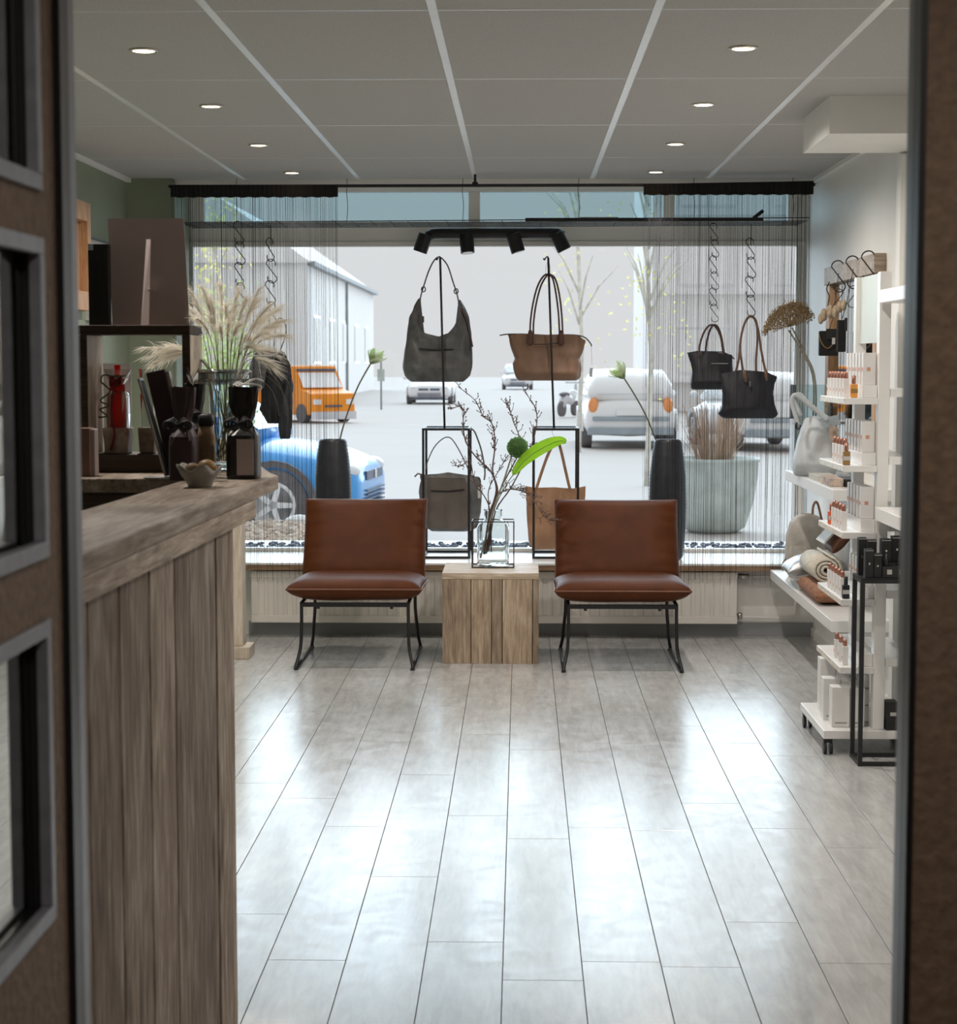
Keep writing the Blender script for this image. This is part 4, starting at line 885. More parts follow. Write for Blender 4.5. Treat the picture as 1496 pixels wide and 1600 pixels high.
def make_chair(loc, label, seed):
    T = thing('lounge_chair', label, 'chair', (0, 0, 0), 'cognac leather lounge chairs')
    ms = Matrix.Translation((0, -.005, .383)) @ Matrix.Rotation(radians(-2.5), 4, 'X')
    m, rg = pillow(.658, .62, .118, ms, seed=seed, wr=.003, e=6); s = m.build('seat', 'leather', T, smooth=True)
    MB().tube(rg, .0045, 6, closed=True).build('piping', 'leatheredge', s, smooth=True)
    mb = Matrix.Translation((0, .355, .572)) @ Matrix.Rotation(radians(62), 4, 'X')
    m, rg = pillow(.632, .47, .12, mb, seed=seed + 3, wr=.010, e=6); s = m.build('backrest', 'leather', T, smooth=True)
    MB().tube(rg, .0045, 6, closed=True).build('piping', 'leatheredge', s, smooth=True)
    r = .0085
    for sx in (-1, 1):
        x = sx * .285; x2 = sx * .262
        MB().tube(smooth_path([(x, -.30, .010), (x, -.296, .02), (x - sx * .012, -.27, .07), (x - sx * .020, -.258, .12), (x2, -.25, .22), (x2, -.245, .318)], 4), r, 8).build('leg', 'metal', T, smooth=True)
        MB().tube(smooth_path([(x, .40, .010), (x, .395, .02), (x - sx * .01, .37, .07), (x - sx * .014, .36, .12), (x2, .345, .22), (x2, .34, .33)], 4), r, 8).build('leg', 'metal', T, smooth=True)
        MB().tube([(x, -.30, .009), (x, .40, .009)], r, 8).build('floor_runner', 'metal', T, smooth=True)
        MB().tube([(x2, -.25, .322), (x2, .30, .330), (x2, .365, .36), (x2, .50, .66)], r, 8).build('side_rail', 'metal', T, smooth=True)
        for y, d in ((-.30, 0), (.40, 0)): MB().lathe([(.011, 0), (.011, .012)], (x, y, 0), 8).build('foot_cap', 'rubber', T)
    MB().box(-.262, .262, -.262, -.240, .305, .325).build('cross_bar', 'metal', T); MB().box(-.262, .262, .30, .32, .315, .332).build('cross_bar', 'metal', T); MB().box(-.262, .262, .485, .497, .62, .65).build('cross_bar', 'metal', T)
    for x in (-.18, .18): MB().lathe([(.008, -.01), (.008, 0)], (x, -.251, .305), 8).build('bolt', 'metal', T)
    T.location = loc; return T
make_chair((-.8125, 9.245, 0), 'cognac leather lounge chair left of the wooden cube table', 1)
ch2 = make_chair((.493, 9.20, 0), 'cognac leather lounge chair right of the wooden cube table', 9)

X0, X1, Yf, Yb2, zt = -.392, .089, 9.152, 9.635, .4535
T = thing('cube_table', 'reclaimed wood cube side table between the two chairs', 'table', ((X0 + X1) / 2, (Yf + Yb2) / 2, 0))
for i in range(4):
    a = Yf + i * (Yb2 - Yf) / 4; b = Yf + (i + 1) * (Yb2 - Yf) / 4
    MB().box(X0, X1, a + .0008, b - .0008, zt - .031, zt).build('top_plank', 'cubetop', T, bevel=.002)
fx = [691, 736, 768, 785, 832, 842]; fx = [X0 + (v - 691) / 151 * (X1 - X0) for v in fx]
for a, b in zip(fx, fx[1:]): MB().box(a + .0018, b - .0018, Yf + .002 + random.random() * .002, Yf + .024, 0, zt - .0315).build('front_plank', 'cube', T, bevel=.0015)
for s, x in ((1, X0), (-1, X1 - .022)):
    for i in range(3):
        a = Yf + .0245 + i * .153; MB().box(x, x + .022, a, a + .152, 0, zt - .0315).build('side_plank', 'cube', T, bevel=.0015)
MB().box(X0, X1, Yb2 - .022, Yb2, 0.0, zt - .0315).build('back_board', 'cube', T)

# glass vase in wire frame with branches
VY0, VY1 = 9.385, 9.545; z0 = zt + .0005
a = aty(738, 884, VY0); b = aty(803, 884, VY0)
T = thing('framed_glass_vase', 'square glass bottle vase in a black wire frame on the cube table', 'vase', ((a.x + b.x) / 2, 9.46, z0))
r = .0028; zt2 = z0 + .235; m = MB()
for y in (VY0, VY1): m.bar([(a.x, y, z0 + r), (b.x, y, z0 + r)], r).bar([(a.x, y, zt2), (b.x, y, zt2)], r).bar([(a.x, y, z0), (a.x, y, zt2)], r).bar([(b.x, y, z0), (b.x, y, zt2)], r)
for x in (a.x, b.x): m.bar([(x, VY0, z0 + r), (x, VY1, z0 + r)], r).bar([(x, VY0, zt2), (x, VY1, zt2)], r)
m.build('wire_frame', 'rustmetal', T)
vx = (a.x + b.x) / 2; vy = (VY0 + VY1) / 2; hw = .082; hd = .07
def rsq(hw, hd, z, rr=.3, n=32): return [Vector((vx + math.copysign(abs(cos(t)) ** rr, cos(t)) * hw, vy + math.copysign(abs(sin(t)) ** rr, sin(t)) * hd, z)) for t in [2 * pi * k / n for k in range(n)]]
rs = [rsq(hw * .95, hd * .95, z0 + .008), rsq(hw, hd, z0 + .018), rsq(hw, hd, z0 + .205), rsq(hw * .93, hd * .93, z0 + .222, .4), rsq(.054, .05, z0 + .236, .7), rsq(.045, .045, z0 + .245, 1), rsq(.045, .045, z0 + .285, 1), rsq(.050, .050, z0 + .294, 1), rsq(.047, .047, z0 + .295, 1)]
vc = Vector((vx, vy, 0))
def inset(rg_, dz=0): return [Vector((vx + (p.x - vx) * .94, vy + (p.y - vy) * .94, p.z + dz)) for p in rg_]
rs = rs + [inset(q, .010 if i > 5 else 0) for i, q in enumerate(rs[:-1][::-1])]; m = MB(); m.rings(rs); m.build('glass_bottle', 'rglass', T, smooth=True)

def branch(pts, r0, r1, label, seed, tw=14, twl=.05, Y=None, mat='branch'):
    R = random.Random(seed)
    P = smooth_path([aty(x, y, yy) for x, y, yy in pts], 4)
    o = MB(); n = len(P); o.tube(P, [r0 + (r1 - r0) * i / (n - 1) for i in range(n)], 6)
    for k in range(tw):
        i = R.randint(int(n * .35), n - 2); d = (P[i + 1] - P[i - 1]).normalized(); sd_ = Vector((R.uniform(-1, 1), R.uniform(-.6, .6), R.uniform(-.2, 1))).normalized()
        l = twl * R.uniform(.4, 1.2); e1 = P[i] + (d * .5 + sd_).normalized() * l * .5; e2 = e1 + (d * .8 + sd_ * .5).normalized() * l * .5
        o.tube([P[i], e1, e2], [r1 * 1.3, r1, r1 * .7], 4); o.ball(e2, r1 * 1.9, 4, 3)
        if R.random() < .6: e3 = e1 + Vector((R.uniform(-1, 1), R.uniform(-.5, .5), R.uniform(0, 1))) * l * .3; o.tube([e1, e3], r1 * .7, 4); o.ball(e3, r1 * 1.7, 4, 3)
    q = o.build('dry_branch', mat, None, smooth=True); tag(q, label, 'branch', 'dry branches in the vase'); return q
v0 = lambda px: (px, 868, 9.46)
neck = (768, 795, 9.46)
branch([(762, 862, 9.46), (768, 800, 9.46), (776, 765, 9.46), (770, 735, 9.46), (773, 705, 9.45), (773, 680, 9.45), (768, 660, 9.44), (755, 650, 9.43), (742, 625, 9.42), (716, 604, 9.41)], 0.0057, 0.0020, 'tall knotty bare branch, its tip reaching up left of the right stand pole', 1, 35, .045)
branch([(756, 866, 9.45), (766, 800, 9.45), (778, 770, 9.45), (768, 738, 9.44), (745, 715, 9.43), (728, 690, 9.42), (724, 660, 9.41), (725, 642, 9.41), (718, 635, 9.4), (704, 640, 9.4)], 0.0057, 0.0020, 'bare branch forking to the upper left above the grey satchel', 2, 35, .045)
branch([(760, 865, 9.49), (770, 800, 9.48), (782, 765, 9.5), (800, 730, 9.5), (812, 705, 9.5), (811, 680, 9.5), (803, 660, 9.5), (797, 640, 9.5), (792, 624, 9.5)], 0.0052, 0.0020, 'bare branch rising behind the green ball flower', 3, 28, .045)
branch([(764, 860, 9.5), (774, 800, 9.5), (800, 760, 9.51), (825, 710, 9.52), (838, 670, 9.52), (838, 640, 9.53), (826, 620, 9.53), (820, 608, 9.53)], 0.0048, 0.0019, 'slender bare branch rising highest beside the right stand', 4, 25, .045)
branch([(758, 866, 9.42), (766, 800, 9.42), (785, 768, 9.4), (812, 766, 9.38), (832, 778, 9.36), (850, 806, 9.34), (864, 814, 9.33)], 0.0046, 0.0017, 'bare branch drooping right with small buds over the camel tote', 5, 64, .055)
branch([(758, 866, 9.50), (764, 800, 9.5), (764, 765, 9.52), (780, 735, 9.53), (793, 712, 9.53)], 0.0040, 0.0017, 'short bare branch in the middle of the vase', 6, 22, .035)
branch([(768, 862, 9.44), (766, 800, 9.44), (757, 775, 9.43), (742, 755, 9.42), (735, 720, 9.42), (722, 728, 9.42), (711, 727, 9.41)], 0.0040, 0.0017, 'low bare branch bending left over the grey satchel', 7, 28, .04)
# green allium ball
P = smooth_path([aty(x, y, 9.40) for x, y in ((751, 872), (770, 800), (786, 755), (800, 712))], 4)
T = thing('green_allium', 'round green ball flower on a thick stem in the glass vase', 'flower', P[0])
MB().tube(P, .0045, 7).build('stem', 'drystem', T, smooth=True)
c = aty(809, 699, 9.40); m = MB(); R = random.Random(2); m.ball(c, .040, 14, 10)
for i in range(900):
    t = math.acos(1 - 2 * (i + .5) / 900); f = i * 2.39996; d = Vector((sin(t) * cos(f), sin(t) * sin(f), cos(t))); s_ = Vector((R.gauss(0, 1), R.gauss(0, 1), R.gauss(0, 1))).cross(d).normalized() * .0035
    e = c + d * R.uniform(.048, .055); m.add([c + d * .038 - s_ * .5, e - s_, e + d * .002, e + s_], [(0, 1, 2, 3)])
m.build('flower_head', 'allium', T)
# big green leaf
T = thing('green_leaf', 'bright green strap leaf arching right out of the glass vase', 'leaf', aty(760, 862, 9.37))
mid = smooth_path([aty(x, y, yy) for x, y, yy in ((802, 742, 9.37), (818, 722, 9.36), (838, 706, 9.35), (858, 695, 9.34), (875, 689, 9.33), (885, 691, 9.33))], 5)
nm_ = len(mid); vs = []
for i, p in enumerate(mid):
    t = i / (nm_ - 1); ww = .036 * sin(pi * min(.985, t ** .8 * .93 + .02)) ** .7; d = (mid[min(i + 1, nm_ - 1)] - mid[max(i - 1, 0)]).normalized(); s_ = d.cross(Vector((0, 1, .1))).normalized()
    vs += [p - s_ * ww * .8 + Vector((0, .010 * sin(t * 9), 0)), p - s_ * ww * .4 + Vector((0, -.003, 0)), p + Vector((0, .006, 0)), p + s_ * ww * .5 + Vector((0, -.006, 0)), p + s_ * ww + Vector((0, .006 * sin(t * 14), 0))]
MB().add(vs, [(5 * i + k, 5 * i + k + 1, 5 * i + 5 + k + 1, 5 * i + 5 + k) for i in range(nm_ - 1) for k in range(4)]).build('blade', 'leaf', T, smooth=True)
MB().tube([p + Vector((0, .002, 0)) for p in mid], .0013, 5).build('midrib', 'stem', T)
MB().tube(smooth_path([aty(758, 864, 9.44), aty(772, 798, 9.42), aty(790, 760, 9.39), aty(802, 742, 9.37)], 4), .0025, 6).build('stalk', 'stem', T, smooth=True)
# ================================================================== COUNTER (LEFT)
ZT = 1.22
T = thing('counter', 'reclaimed wood counter at the left with vertical planks and a thick worktop', 'counter', (-.75, 3.3, 0))
wt = [(-.648, 2.28), (-.599, 4.556), (-.640, 4.70), (-.70, 4.98), (-1.36, 4.98), (-1.36, 4.43), (-.835, 4.43), (-.80, 4.40), (-.868, 2.28)]
MB().prism(wt, ZT - .034, ZT).build('worktop', 'worktop', T, bevel=.003)
MB().prism([(-.652, 2.28), (-.606, 4.22), (-.655, 4.225), (-.70, 2.28)], ZT - .076, ZT - .0345).build('edge_board', 'worktop', T, bevel=.003)
def cx(y): return -.664 + (y - 2.28) * .0225
cuts = [2.28, 2.44, 2.58, 2.765, 2.97, 3.185, 3.395, 3.80, 4.005]
for a, b in zip(cuts, cuts[1:]):
    j = random.random() * .003
    MB().add([(x, y, z) for z in (0, ZT - .035 - .0415) for x, y in ((cx(a) - j, a + .0065), (cx(b) - j, b - .0065), (cx(b) - .024, b - .0065), (cx(a) - .024, a + .0065))], [(0, 1, 2, 3), (4, 5, 6, 7), (0, 1, 5, 4), (1, 2, 6, 5), (2, 3, 7, 6), (3, 0, 4, 7)]).build('plank', 'counter', T, bevel=.0025)
MB().prism([(-.70, 2.28), (-.665, 3.985), (-.84, 3.985), (-.865, 2.28)], 0, ZT - .077).build('carcass', 'darkwood', T)
MB().box(-1.34, -.84, 4.46, 4.95, 0, ZT - .035).build('return_carcass', 'darkwood', T)
MB().box(-1.34, -.865, 4.3, 4.46, .80, .83).build('inner_desk', 'darkwood', T)
# open box shelf on the return
bx0, bx1, by0, by1, bz0, bz1 = -1.145, -.842, 4.66, 4.86, ZT + .0005, 1.600
b0 = aty(122, 510, 4.66).x; b1 = aty(297, 510, 4.66).x; ztop = aty(200, 508, 4.66).z
T = thing('open_box_shelf', 'reclaimed wood box frame on the counter end, front edges darkened as backlit', 'box shelf', ((b0 + b1) / 2, 4.75, ZT))
by1 = 4.835
def bxp(n, x0, x1, y0, y1, z0_, z1, m='palewood'): return MB().box(x0, x1, y0, y1, z0_, z1).build(n, m, T, bevel=.0015)
bxp('side_panel', b0, b0 + .022, 4.663, by1, bz0, ztop - .0245); bxp('side_panel', b1 - .020, b1, 4.663, by1, bz0, ztop - .0245)
bxp('top_panel', b0, b1, 4.663, by1, ztop - .024, ztop, 'darkwood'); bxp('bottom_panel', b0 + .0225, b1 - .0205, 4.663, by1, bz0, bz0 + .045, 'darkwood')
bxp('backlit_edge', b0, b0 + .022, 4.655, 4.6625, bz0, ztop - .0245, 'darkwood'); bxp('backlit_edge', b1 - .020, b1, 4.655, 4.6625, bz0, ztop - .0245, 'darkwood'); bxp('backlit_edge', b0, b1, 4.655, 4.6625, ztop - .024, ztop, 'darkwood')  # front edges darkened, sides pale: backlight contrast put into the wood colours
zs_ = bz0 + .0455
# gift sets inside the box
def gift(px0, px1, pyb, Y, label, cup_top, col, z0_, red=True, scale=1):
    a = aty(px0, pyb, Y); b = aty(px1, pyb, Y); cxx = (a.x + b.x) / 2; hw = (b.x - a.x) / 2; T = thing('gift_set', label, 'gift', (cxx, Y, z0_), 'wrapped gift sets')
    q = lambda s, z: [Vector((cxx + sx * hw * s, Y + sy * hw * s, z)) for sx, sy in ((-1, -1), (1, -1), (1, 1), (-1, 1))]
    MB().rings([q(.9, z0_), q(1.06, z0_ + .065)]).build('card_cup', 'patterncard', T, bevel=.002)
    if red:
        MB().lathe([(hw * .62, 0), (hw * .66, .02), (hw * .66, .10), (hw * .5, .125), (hw * .25, .135), (hw * .25, .16)], (cxx, Y, z0_ + .0655), 16).build('bottle', 'red', T, smooth=True)
        m = MB(); R = random.Random(5)
        for i in range(16): a_ = i * .9; m.tube([Vector((cxx, Y - hw * .6, z0_ + .185)) + Vector((cos(a_ + k) * .014, -.004, sin(a_ * 1.3 + k) * .012)) for k in (0, .8, 1.6, 2.4)], .004, 5)
        m.tube(smooth_path([(cxx, Y - hw, z0_ + .18), (cxx - .01, Y - hw * 1.1, z0_ + .11), (cxx - .002, Y - hw * 1.12, z0_ + .05), (cxx - .012, Y - hw * 1.12, z0_ + .01)], 3), .003, 5)
        m.build('ribbon', 'redbow', T, smooth=True)
    R = random.Random(int(px0)); rs = []
    for z, s in ((.06, 1.0), (.10, .92), (.15, .88), (.17, .45), (.19, .9), (.215, 1.1)):
        rs.append([Vector((cxx + hw * s * cos(t) * R.uniform(.85, 1.1), Y + hw * s * sin(t) * R.uniform(.85, 1.1), z0_ + z)) for t in [2 * pi * k / 12 for k in range(12)]])
    MB().rings(rs, cap=False).build('cellophane', 'cello', T)
gift(166, 205, 704, 4.75, 'red bottle gift in clear film inside the box shelf', 0, 0, zs_)
gift(219, 244, 704, 4.765, 'smaller film-wrapped gift right of the red bottle in the box shelf', 0, 0, zs_, red=False)
q = aty(183, 704, 4.81)
tag(MB().box(aty(162, 600, 4.82).x, aty(205, 600, 4.82).x, 4.818, 4.822, zs_, aty(180, 568, 4.82).z).build('white_card', 'card'), 'plain white card behind the red bottle in the box shelf', 'card')
m = MB(); P = [aty(x, y, 4.72) for x, y in ((196, 587), (180, 588), (162, 586), (158, 596), (163, 601))] + [aty(x, y, 4.72) for x, y in ((172, 612), (157, 626), (170, 634), (156, 640), (168, 650), (154, 652))]
tag(m.tube(smooth_path(P, 5), .0022, 5).build('curled_ribbon', 'stem', smooth=True), 'curled grey ribbon beside the red bottle in the box shelf', 'ribbon')
# on top of the box: price display card with strut, black box
zt_ = ztop + .0005; Yc = 4.76
a = aty(176, 507, Yc).x; b = aty(294, 507, Yc).x; zc1 = aty(230, 342, Yc).z
T = thing('display_card', 'large taupe display card seen from behind, on top of the box shelf', 'display card', ((a + b) / 2, Yc, zt_))
MB().add([(a, Yc - .002, zt_), (b + .004, Yc - .002, zt_), (b - .004, Yc - .02, zc1), (a - .004, Yc - .02, zc1), (a, Yc + .002, zt_), (b + .004, Yc + .002, zt_), (b - .004, Yc - .016, zc1), (a - .004, Yc - .016, zc1)], [(0, 1, 2, 3), (7, 6, 5, 4), (0, 4, 5, 1), (1, 5, 6, 2), (2, 6, 7, 3), (3, 7, 4, 0)]).build('panel', 'pinkcard', T)
sx0 = aty(222, 507, 4.70).x; sx1 = aty(233, 507, 4.70).x; zs2 = aty(228, 374, Yc - .02).z
MB().add([(sx0, 4.685, zt_), (sx1, 4.690, zt_), (sx1 - .001, Yc - .021, zs2), (sx0 + .006, Yc - .021, zs2), (sx0 + .001, 4.687, zt_), (sx1 + .0015, 4.692, zt_), (sx1 + .0005, Yc - .0195, zs2), (sx0 + .0075, Yc - .0195, zs2)], [(0, 1, 2, 3), (7, 6, 5, 4), (0, 4, 5, 1), (1, 5, 6, 2), (2, 6, 7, 3), (3, 7, 4, 0)]).build('strut', 'pinkcard', T)
q = aty(238, 453, 4.72); MB().obox(q, .016, .03, .0015).build('strut_tab', 'pinkcard', T)
a = aty(142, 507, 4.72).x; b = aty(175, 507, 4.72).x
T = thing('black_box', 'tall narrow black carton left of the taupe card on the box shelf', 'box', ((a + b) / 2, 4.74, zt_))
MB().box(a, b - .004, 4.70, 4.735, zt_, aty(150, 381, 4.70).z).build('carton', 'blackcard', T, bevel=.001)
MB().box(a + .001, a + .014, 4.6985, 4.6997, aty(150, 391, 4.7).z, aty(150, 382, 4.7).z).build('sticker', 'cargrey', T)
for i in range(9):
    z = zt_ + .02 + i * .018; MB().box(a + .008, a + .021, 4.6988, 4.6998, z, z + .009).build('faint_print', 'metal', T)
# wooden frame and poster on the green wall
T = thing('wall_frame', 'thick light wood frame on the green wall, cut off by the door surround', 'frame', (XL + .06, 8.7, 1.74))
y0, y1 = 8.2, 9.02; z0_, z1 = aty(125, 485, 8.9).z, aty(125, 315, 8.9).z
for n_, (a_, b_, c_, d_) in (('stile', (y1 - .07, y1, z0_, z1)), ('stile', (y0, y0 + .07, z0_, z1)), ('rail', (y0 + .0705, y1 - .0705, z1 - .09, z1)), ('rail', (y0 + .0705, y1 - .0705, z0_, z0_ + .09))):
    MB().box(XL, XL + .055, a_, b_, c_, d_).build(n_, 'orangewood', T, bevel=.002)
MB().box(XL, XL + .012, y0 + .07, y1 - .07, z0_ + .09, z1 - .09).build('back_panel', 'orangewood', T)
T = thing('wall_poster', 'black and white framed print on the green wall behind the black carton', 'poster', (XL + .02, 9.3, 1.7))
za, zb = aty(138, 500, 9.1).z, aty(138, 372, 9.1).z
MB().box(XL, XL + .02, 9.10, 9.62, za, zb).build('print', 'card', T)
MB().add([(XL + .0205, 9.12, za + .15), (XL + .0205, 9.12, zb - .13), (XL + .0205, 9.58, za + .08)], [(0, 1, 2)]).build('black_shape', 'blackcard', T)
MB().box(XL, XL + .03, 9.08, 9.64, zb, zb + .008).build('top_edge', 'blackcard', T)

# things on the counter
zc = ZT + .0006
def at_c(px, Y): return aty(px, 748, Y).x
def book(px0, px1, Y, d, h, label, mat, tilt, nm, cat, th=None, group=None, z=zc):
    a = at_c(px0, Y); b = at_c(px1, Y); T = thing(nm, label, cat, ((a + b) / 2, Y, z), group); return T, a, b
# pink box
tag(MB().box(at_c(124, 4.50), at_c(141, 4.50), 4.50, 4.55, zc, aty(135, 669, 4.50).z).build('pink_box', 'pinkbox', bevel=.001), 'small pink-brown box on the counter beside the door edge', 'box')
tag(MB().box(at_c(141.8, 4.51), at_c(149, 4.51), 4.51, 4.55, zc, aty(135, 671, 4.50).z).build('pink_box', 'pinkcard', bevel=.001), 'narrow paler box squeezed right of the pink-brown box', 'box')
# silver-edged slate leaning (tablet screen) and dark book behind it
def slab(x0, z0_, x1, z1, th, y0, y1, mat, name, parent):
    d = Vector((x1 - x0, 0, z1 - z0_)).normalized(); nrm = Vector((d.z, 0, -d.x)) * th
    a_ = Vector((x0, y0, z0_)); b_ = Vector((x1, y0, z1)); dy = Vector((0, y1 - y0, 0))
    vs = [a_, b_, b_ + nrm, a_ + nrm, a_ + dy, b_ + dy, b_ + nrm + dy, a_ + nrm + dy]
    return MB().add(vs, [(0, 1, 2, 3), (7, 6, 5, 4), (0, 4, 5, 1), (1, 5, 6, 2), (2, 6, 7, 3), (3, 7, 4, 0)]).build(name, mat, parent, bevel=.001)
Y = 4.42; p0 = aty(257, 742, Y); p1 = aty(214, 592, Y)
T = thing('tablet_stand', 'thin silver screen tilted back on the counter, seen edge-on', 'tablet', (p0.x, Y, zc))
slab(p0.x, zc + .004, p1.x, p1.z, .006, Y - .0, Y + .045, 'silver', 'screen', T)
slab(p0.x + .0065, zc + .01, p1.x + .0065, p1.z - .004, .002, Y + .004, Y + .042, 'blackcard', 'display', T)
MB().box(p0.x - .048, p0.x + .015, Y - .012, Y + .046, zc, zc + .0035).build('foot', 'silver', T, bevel=.001)
Y = 4.47; p1 = aty(228, 583, Y); p0 = aty(266, 742, Y)
T = thing('dark_folder', 'dark brown folder with a pale edge leaning beside the silver screen', 'folder', (p0.x, Y, zc))
slab(p0.x, zc, p1.x, p1.z, .046, Y, Y + .03, 'plum', 'cover', T)
slab(p0.x + .0465, zc + .01, p1.x + .0465, p1.z + .004, .009, Y + .002, Y + .03, 'silver', 'pale_edge', T)
# paper gift bags
def giftbag(px0, px1, pytop, pyneck, Y, label, mat, seed, lab=None, dd=.045):
    R = random.Random(seed); a = at_c(px0, Y); b = at_c(px1, Y); cxx = (a + b) / 2; hw = (b - a) / 2; zn = aty(px0, pyneck, Y).z; zt3 = aty(px0, pytop, Y).z
    T = thing('gift_bag', label, 'gift bag', (cxx, Y + dd, zc), 'gathered gift bags on the counter')
    def ring(sx, sy, z, rr=.35, jit=0): return [Vector((cxx + math.copysign(abs(cos(t)) ** rr, cos(t)) * hw * sx * (1 + R.uniform(-jit, jit)), Y + dd + math.copysign(abs(sin(t)) ** rr, sin(t)) * dd * sy * (1 + R.uniform(-jit, jit)), z + R.uniform(-jit, jit) * .02)) for t in [2 * pi * (k + .5) / 28 for k in range(28)]]
    hN = zn - zc
    m = MB(); m.rings([ring(.97, .97, zc), ring(1, 1, zc + .01), ring(1, 1, zc + hN * .62, .35, .02), ring(.95, .9, zc + hN * .78, .4, .05), ring(.72, .55, zn - .012, .7, .10), ring(.55, .35, zn, .9, .1), ring(.66, .3, zn + .015, .8, .15), ring(.85, .32, zn + (zt3 - zn) * .5, .6, .12), ring(.92, .30, zt3, .5, .10), ring(.80, .2, zt3 - .012, .5, .10)])
    m.build('paper_bag', mat, T, smooth=False)
    rb = MB()
    rb.rings([ring(.60, .42, zn - .004, .9), ring(.60, .42, zn + .006, .9)], cap=False)
    for s in (-1, 1):
        for k in range(3): rb.tube([Vector((cxx, Y - .012, zn)) + Vector((s * .018 * sin(t) * (1 + .4 * k), -.008 - .006 * k, .016 * sin(2 * t) * (1 - .2 * k))) for t in [pi * q / 8 for q in range(9)]], .0035, 5)
    rb.build('bow', 'rubber', T, smooth=True)
    if lab: MB().box(cxx - hw * lab[0], cxx + hw * lab[1], Y - .004, Y - .002, zc + .01, zc + hN * .72).build('front_label', lab[2], T)
    return T
giftbag(262, 303, 605, 664, 4.35, 'dark purple-brown gathered gift bag behind the petal bowl', 'plum', 1, (.1, .9, 'plum'))
giftbag(352, 402, 605, 662, 4.40, 'black gathered gift bag with a grey patterned label at the counter corner', 'paperdark', 2, (.25, .80, 'pinkcard'))
# kraft pouch between
T = thing('kraft_pouch', 'small golden-brown pouch tied with a black top, between the gift bags', 'pouch', (at_c(321, 4.45), 4.47, zc)); cxx = at_c(320, 4.44)
def rg(hw, hd, z, n=20): return [Vector((cxx + hw * math.copysign(abs(cos(t)) ** .5, cos(t)), 4.47 + hd * math.copysign(abs(sin(t)) ** .5, sin(t)), z)) for t in [2 * pi * k / n for k in range(n)]]
MB().rings([rg(.021, .018, zc), rg(.022, .02, zc + .02), rg(.021, .018, zc + .10), rg(.016, .012, zc + .125)]).build('pouch', 'kraft', T, smooth=True)
MB().rings([rg(.017, .013, zc + .1245), rg(.020, .015, zc + .135), rg(.018, .014, zc + .15), rg(.006, .004, zc + .156)]).build('black_top', 'rubber', T, smooth=True)
# petal bowl with dried fruit
bc = Vector((at_c(312.5, 4.13), 4.13, zc)); T = thing('petal_bowl', 'small grey scalloped bowl at the front of the counter', 'bowl', bc)
rs = []
for z, r, sc in ((0, .026, 0), (.004, .028, 0), (.012, .030, .02), (.03, .044, .06), (.045, .051, .10), (.044, .047, .10), (.02, .030, .05), (.012, .01, 0)):
    rs.append([bc + Vector((r * (1 + sc * cos(5 * t)) * cos(t), r * (1 + sc * cos(5 * t)) * sin(t), z + sc * .08 * cos(5 * t))) for t in [2 * pi * k / 40 for k in range(40)]])
MB().rings(rs).build('bowl', 'ceramic', T, smooth=True)
for i, (dx, dy, dz, r, lb_) in enumerate(((.016, 0, .042, .023, 'larger ochre dried fruit in the petal bowl, at its right'), (-.018, .008, .038, .018, 'smaller brown dried fruit in the petal bowl, at its left'))):
    o = MB().ball(bc + Vector((dx, dy, dz)), r, 14, 10, (1, .9, .85)).build('dried_fruit', 'fruit' if i == 0 else 'kraft', smooth=True); tag(o, lb_, 'fruit')
# glass jar with pampas
jc = Vector((at_c(353, 4.80), 4.80, zc)); jr = .070
T = thing('glass_jar', 'large clear glass jar holding the pampas grass on the counter', 'jar', jc)
jz = aty(350, 577, 4.80).z - zc
prof = [(.050, 0), (.064, .004), (.070, .03), (.070, jz - .075), (.064, jz - .055), (.060, jz - .045), (.060, jz - .034), (.0645, jz - .032), (.0645, jz - .026), (.060, jz - .024), (.060, jz - .012), (.0655, jz - .010), (.0655, jz - .003), (.061, jz)]
prof = prof + [(max(r_ - .0035, .01), max(z_, .010)) for r_, z_ in prof[::-1]]; m = MB(); m.lathe(prof, jc, 40); m.build('jar', 'rglass', T, smooth=True)
for zz in (jz - .030, jz - .007): MB().tube([jc + Vector((.0655 * cos(t), .0655 * sin(t), zz)) for t in [2 * pi * k / 36 for k in range(36)]], .0035, 8, closed=True).build('rim_ring', 'rimglass', T, smooth=True)
MB().lathe([(.0612, jz - .040), (.0612, jz - .001)], jc, 36, cap=False).build('neck_band', 'rimglass', T, smooth=True)
T = thing('pampas_grass', 'bunch of cream feathery pampas grass in the glass jar', 'dried grass', jc); R = random.Random(17)
tips = [(300, 460), (318, 452), (330, 470), (312, 500), (345, 448), (352, 478), (372, 455), (365, 482), (383, 470), (404, 455), (398, 475), (420, 480), (436, 482), (444, 500), (432, 510), (418, 520), (330, 500), (356, 505), (440, 525), (408, 500), (372, 510), (345, 515),
        (226, 545), (232, 560), (248, 552), (262, 540), (236, 572), (252, 566), (275, 548), (400, 545), (425, 552), (388, 530), (296, 480), (428, 575)]
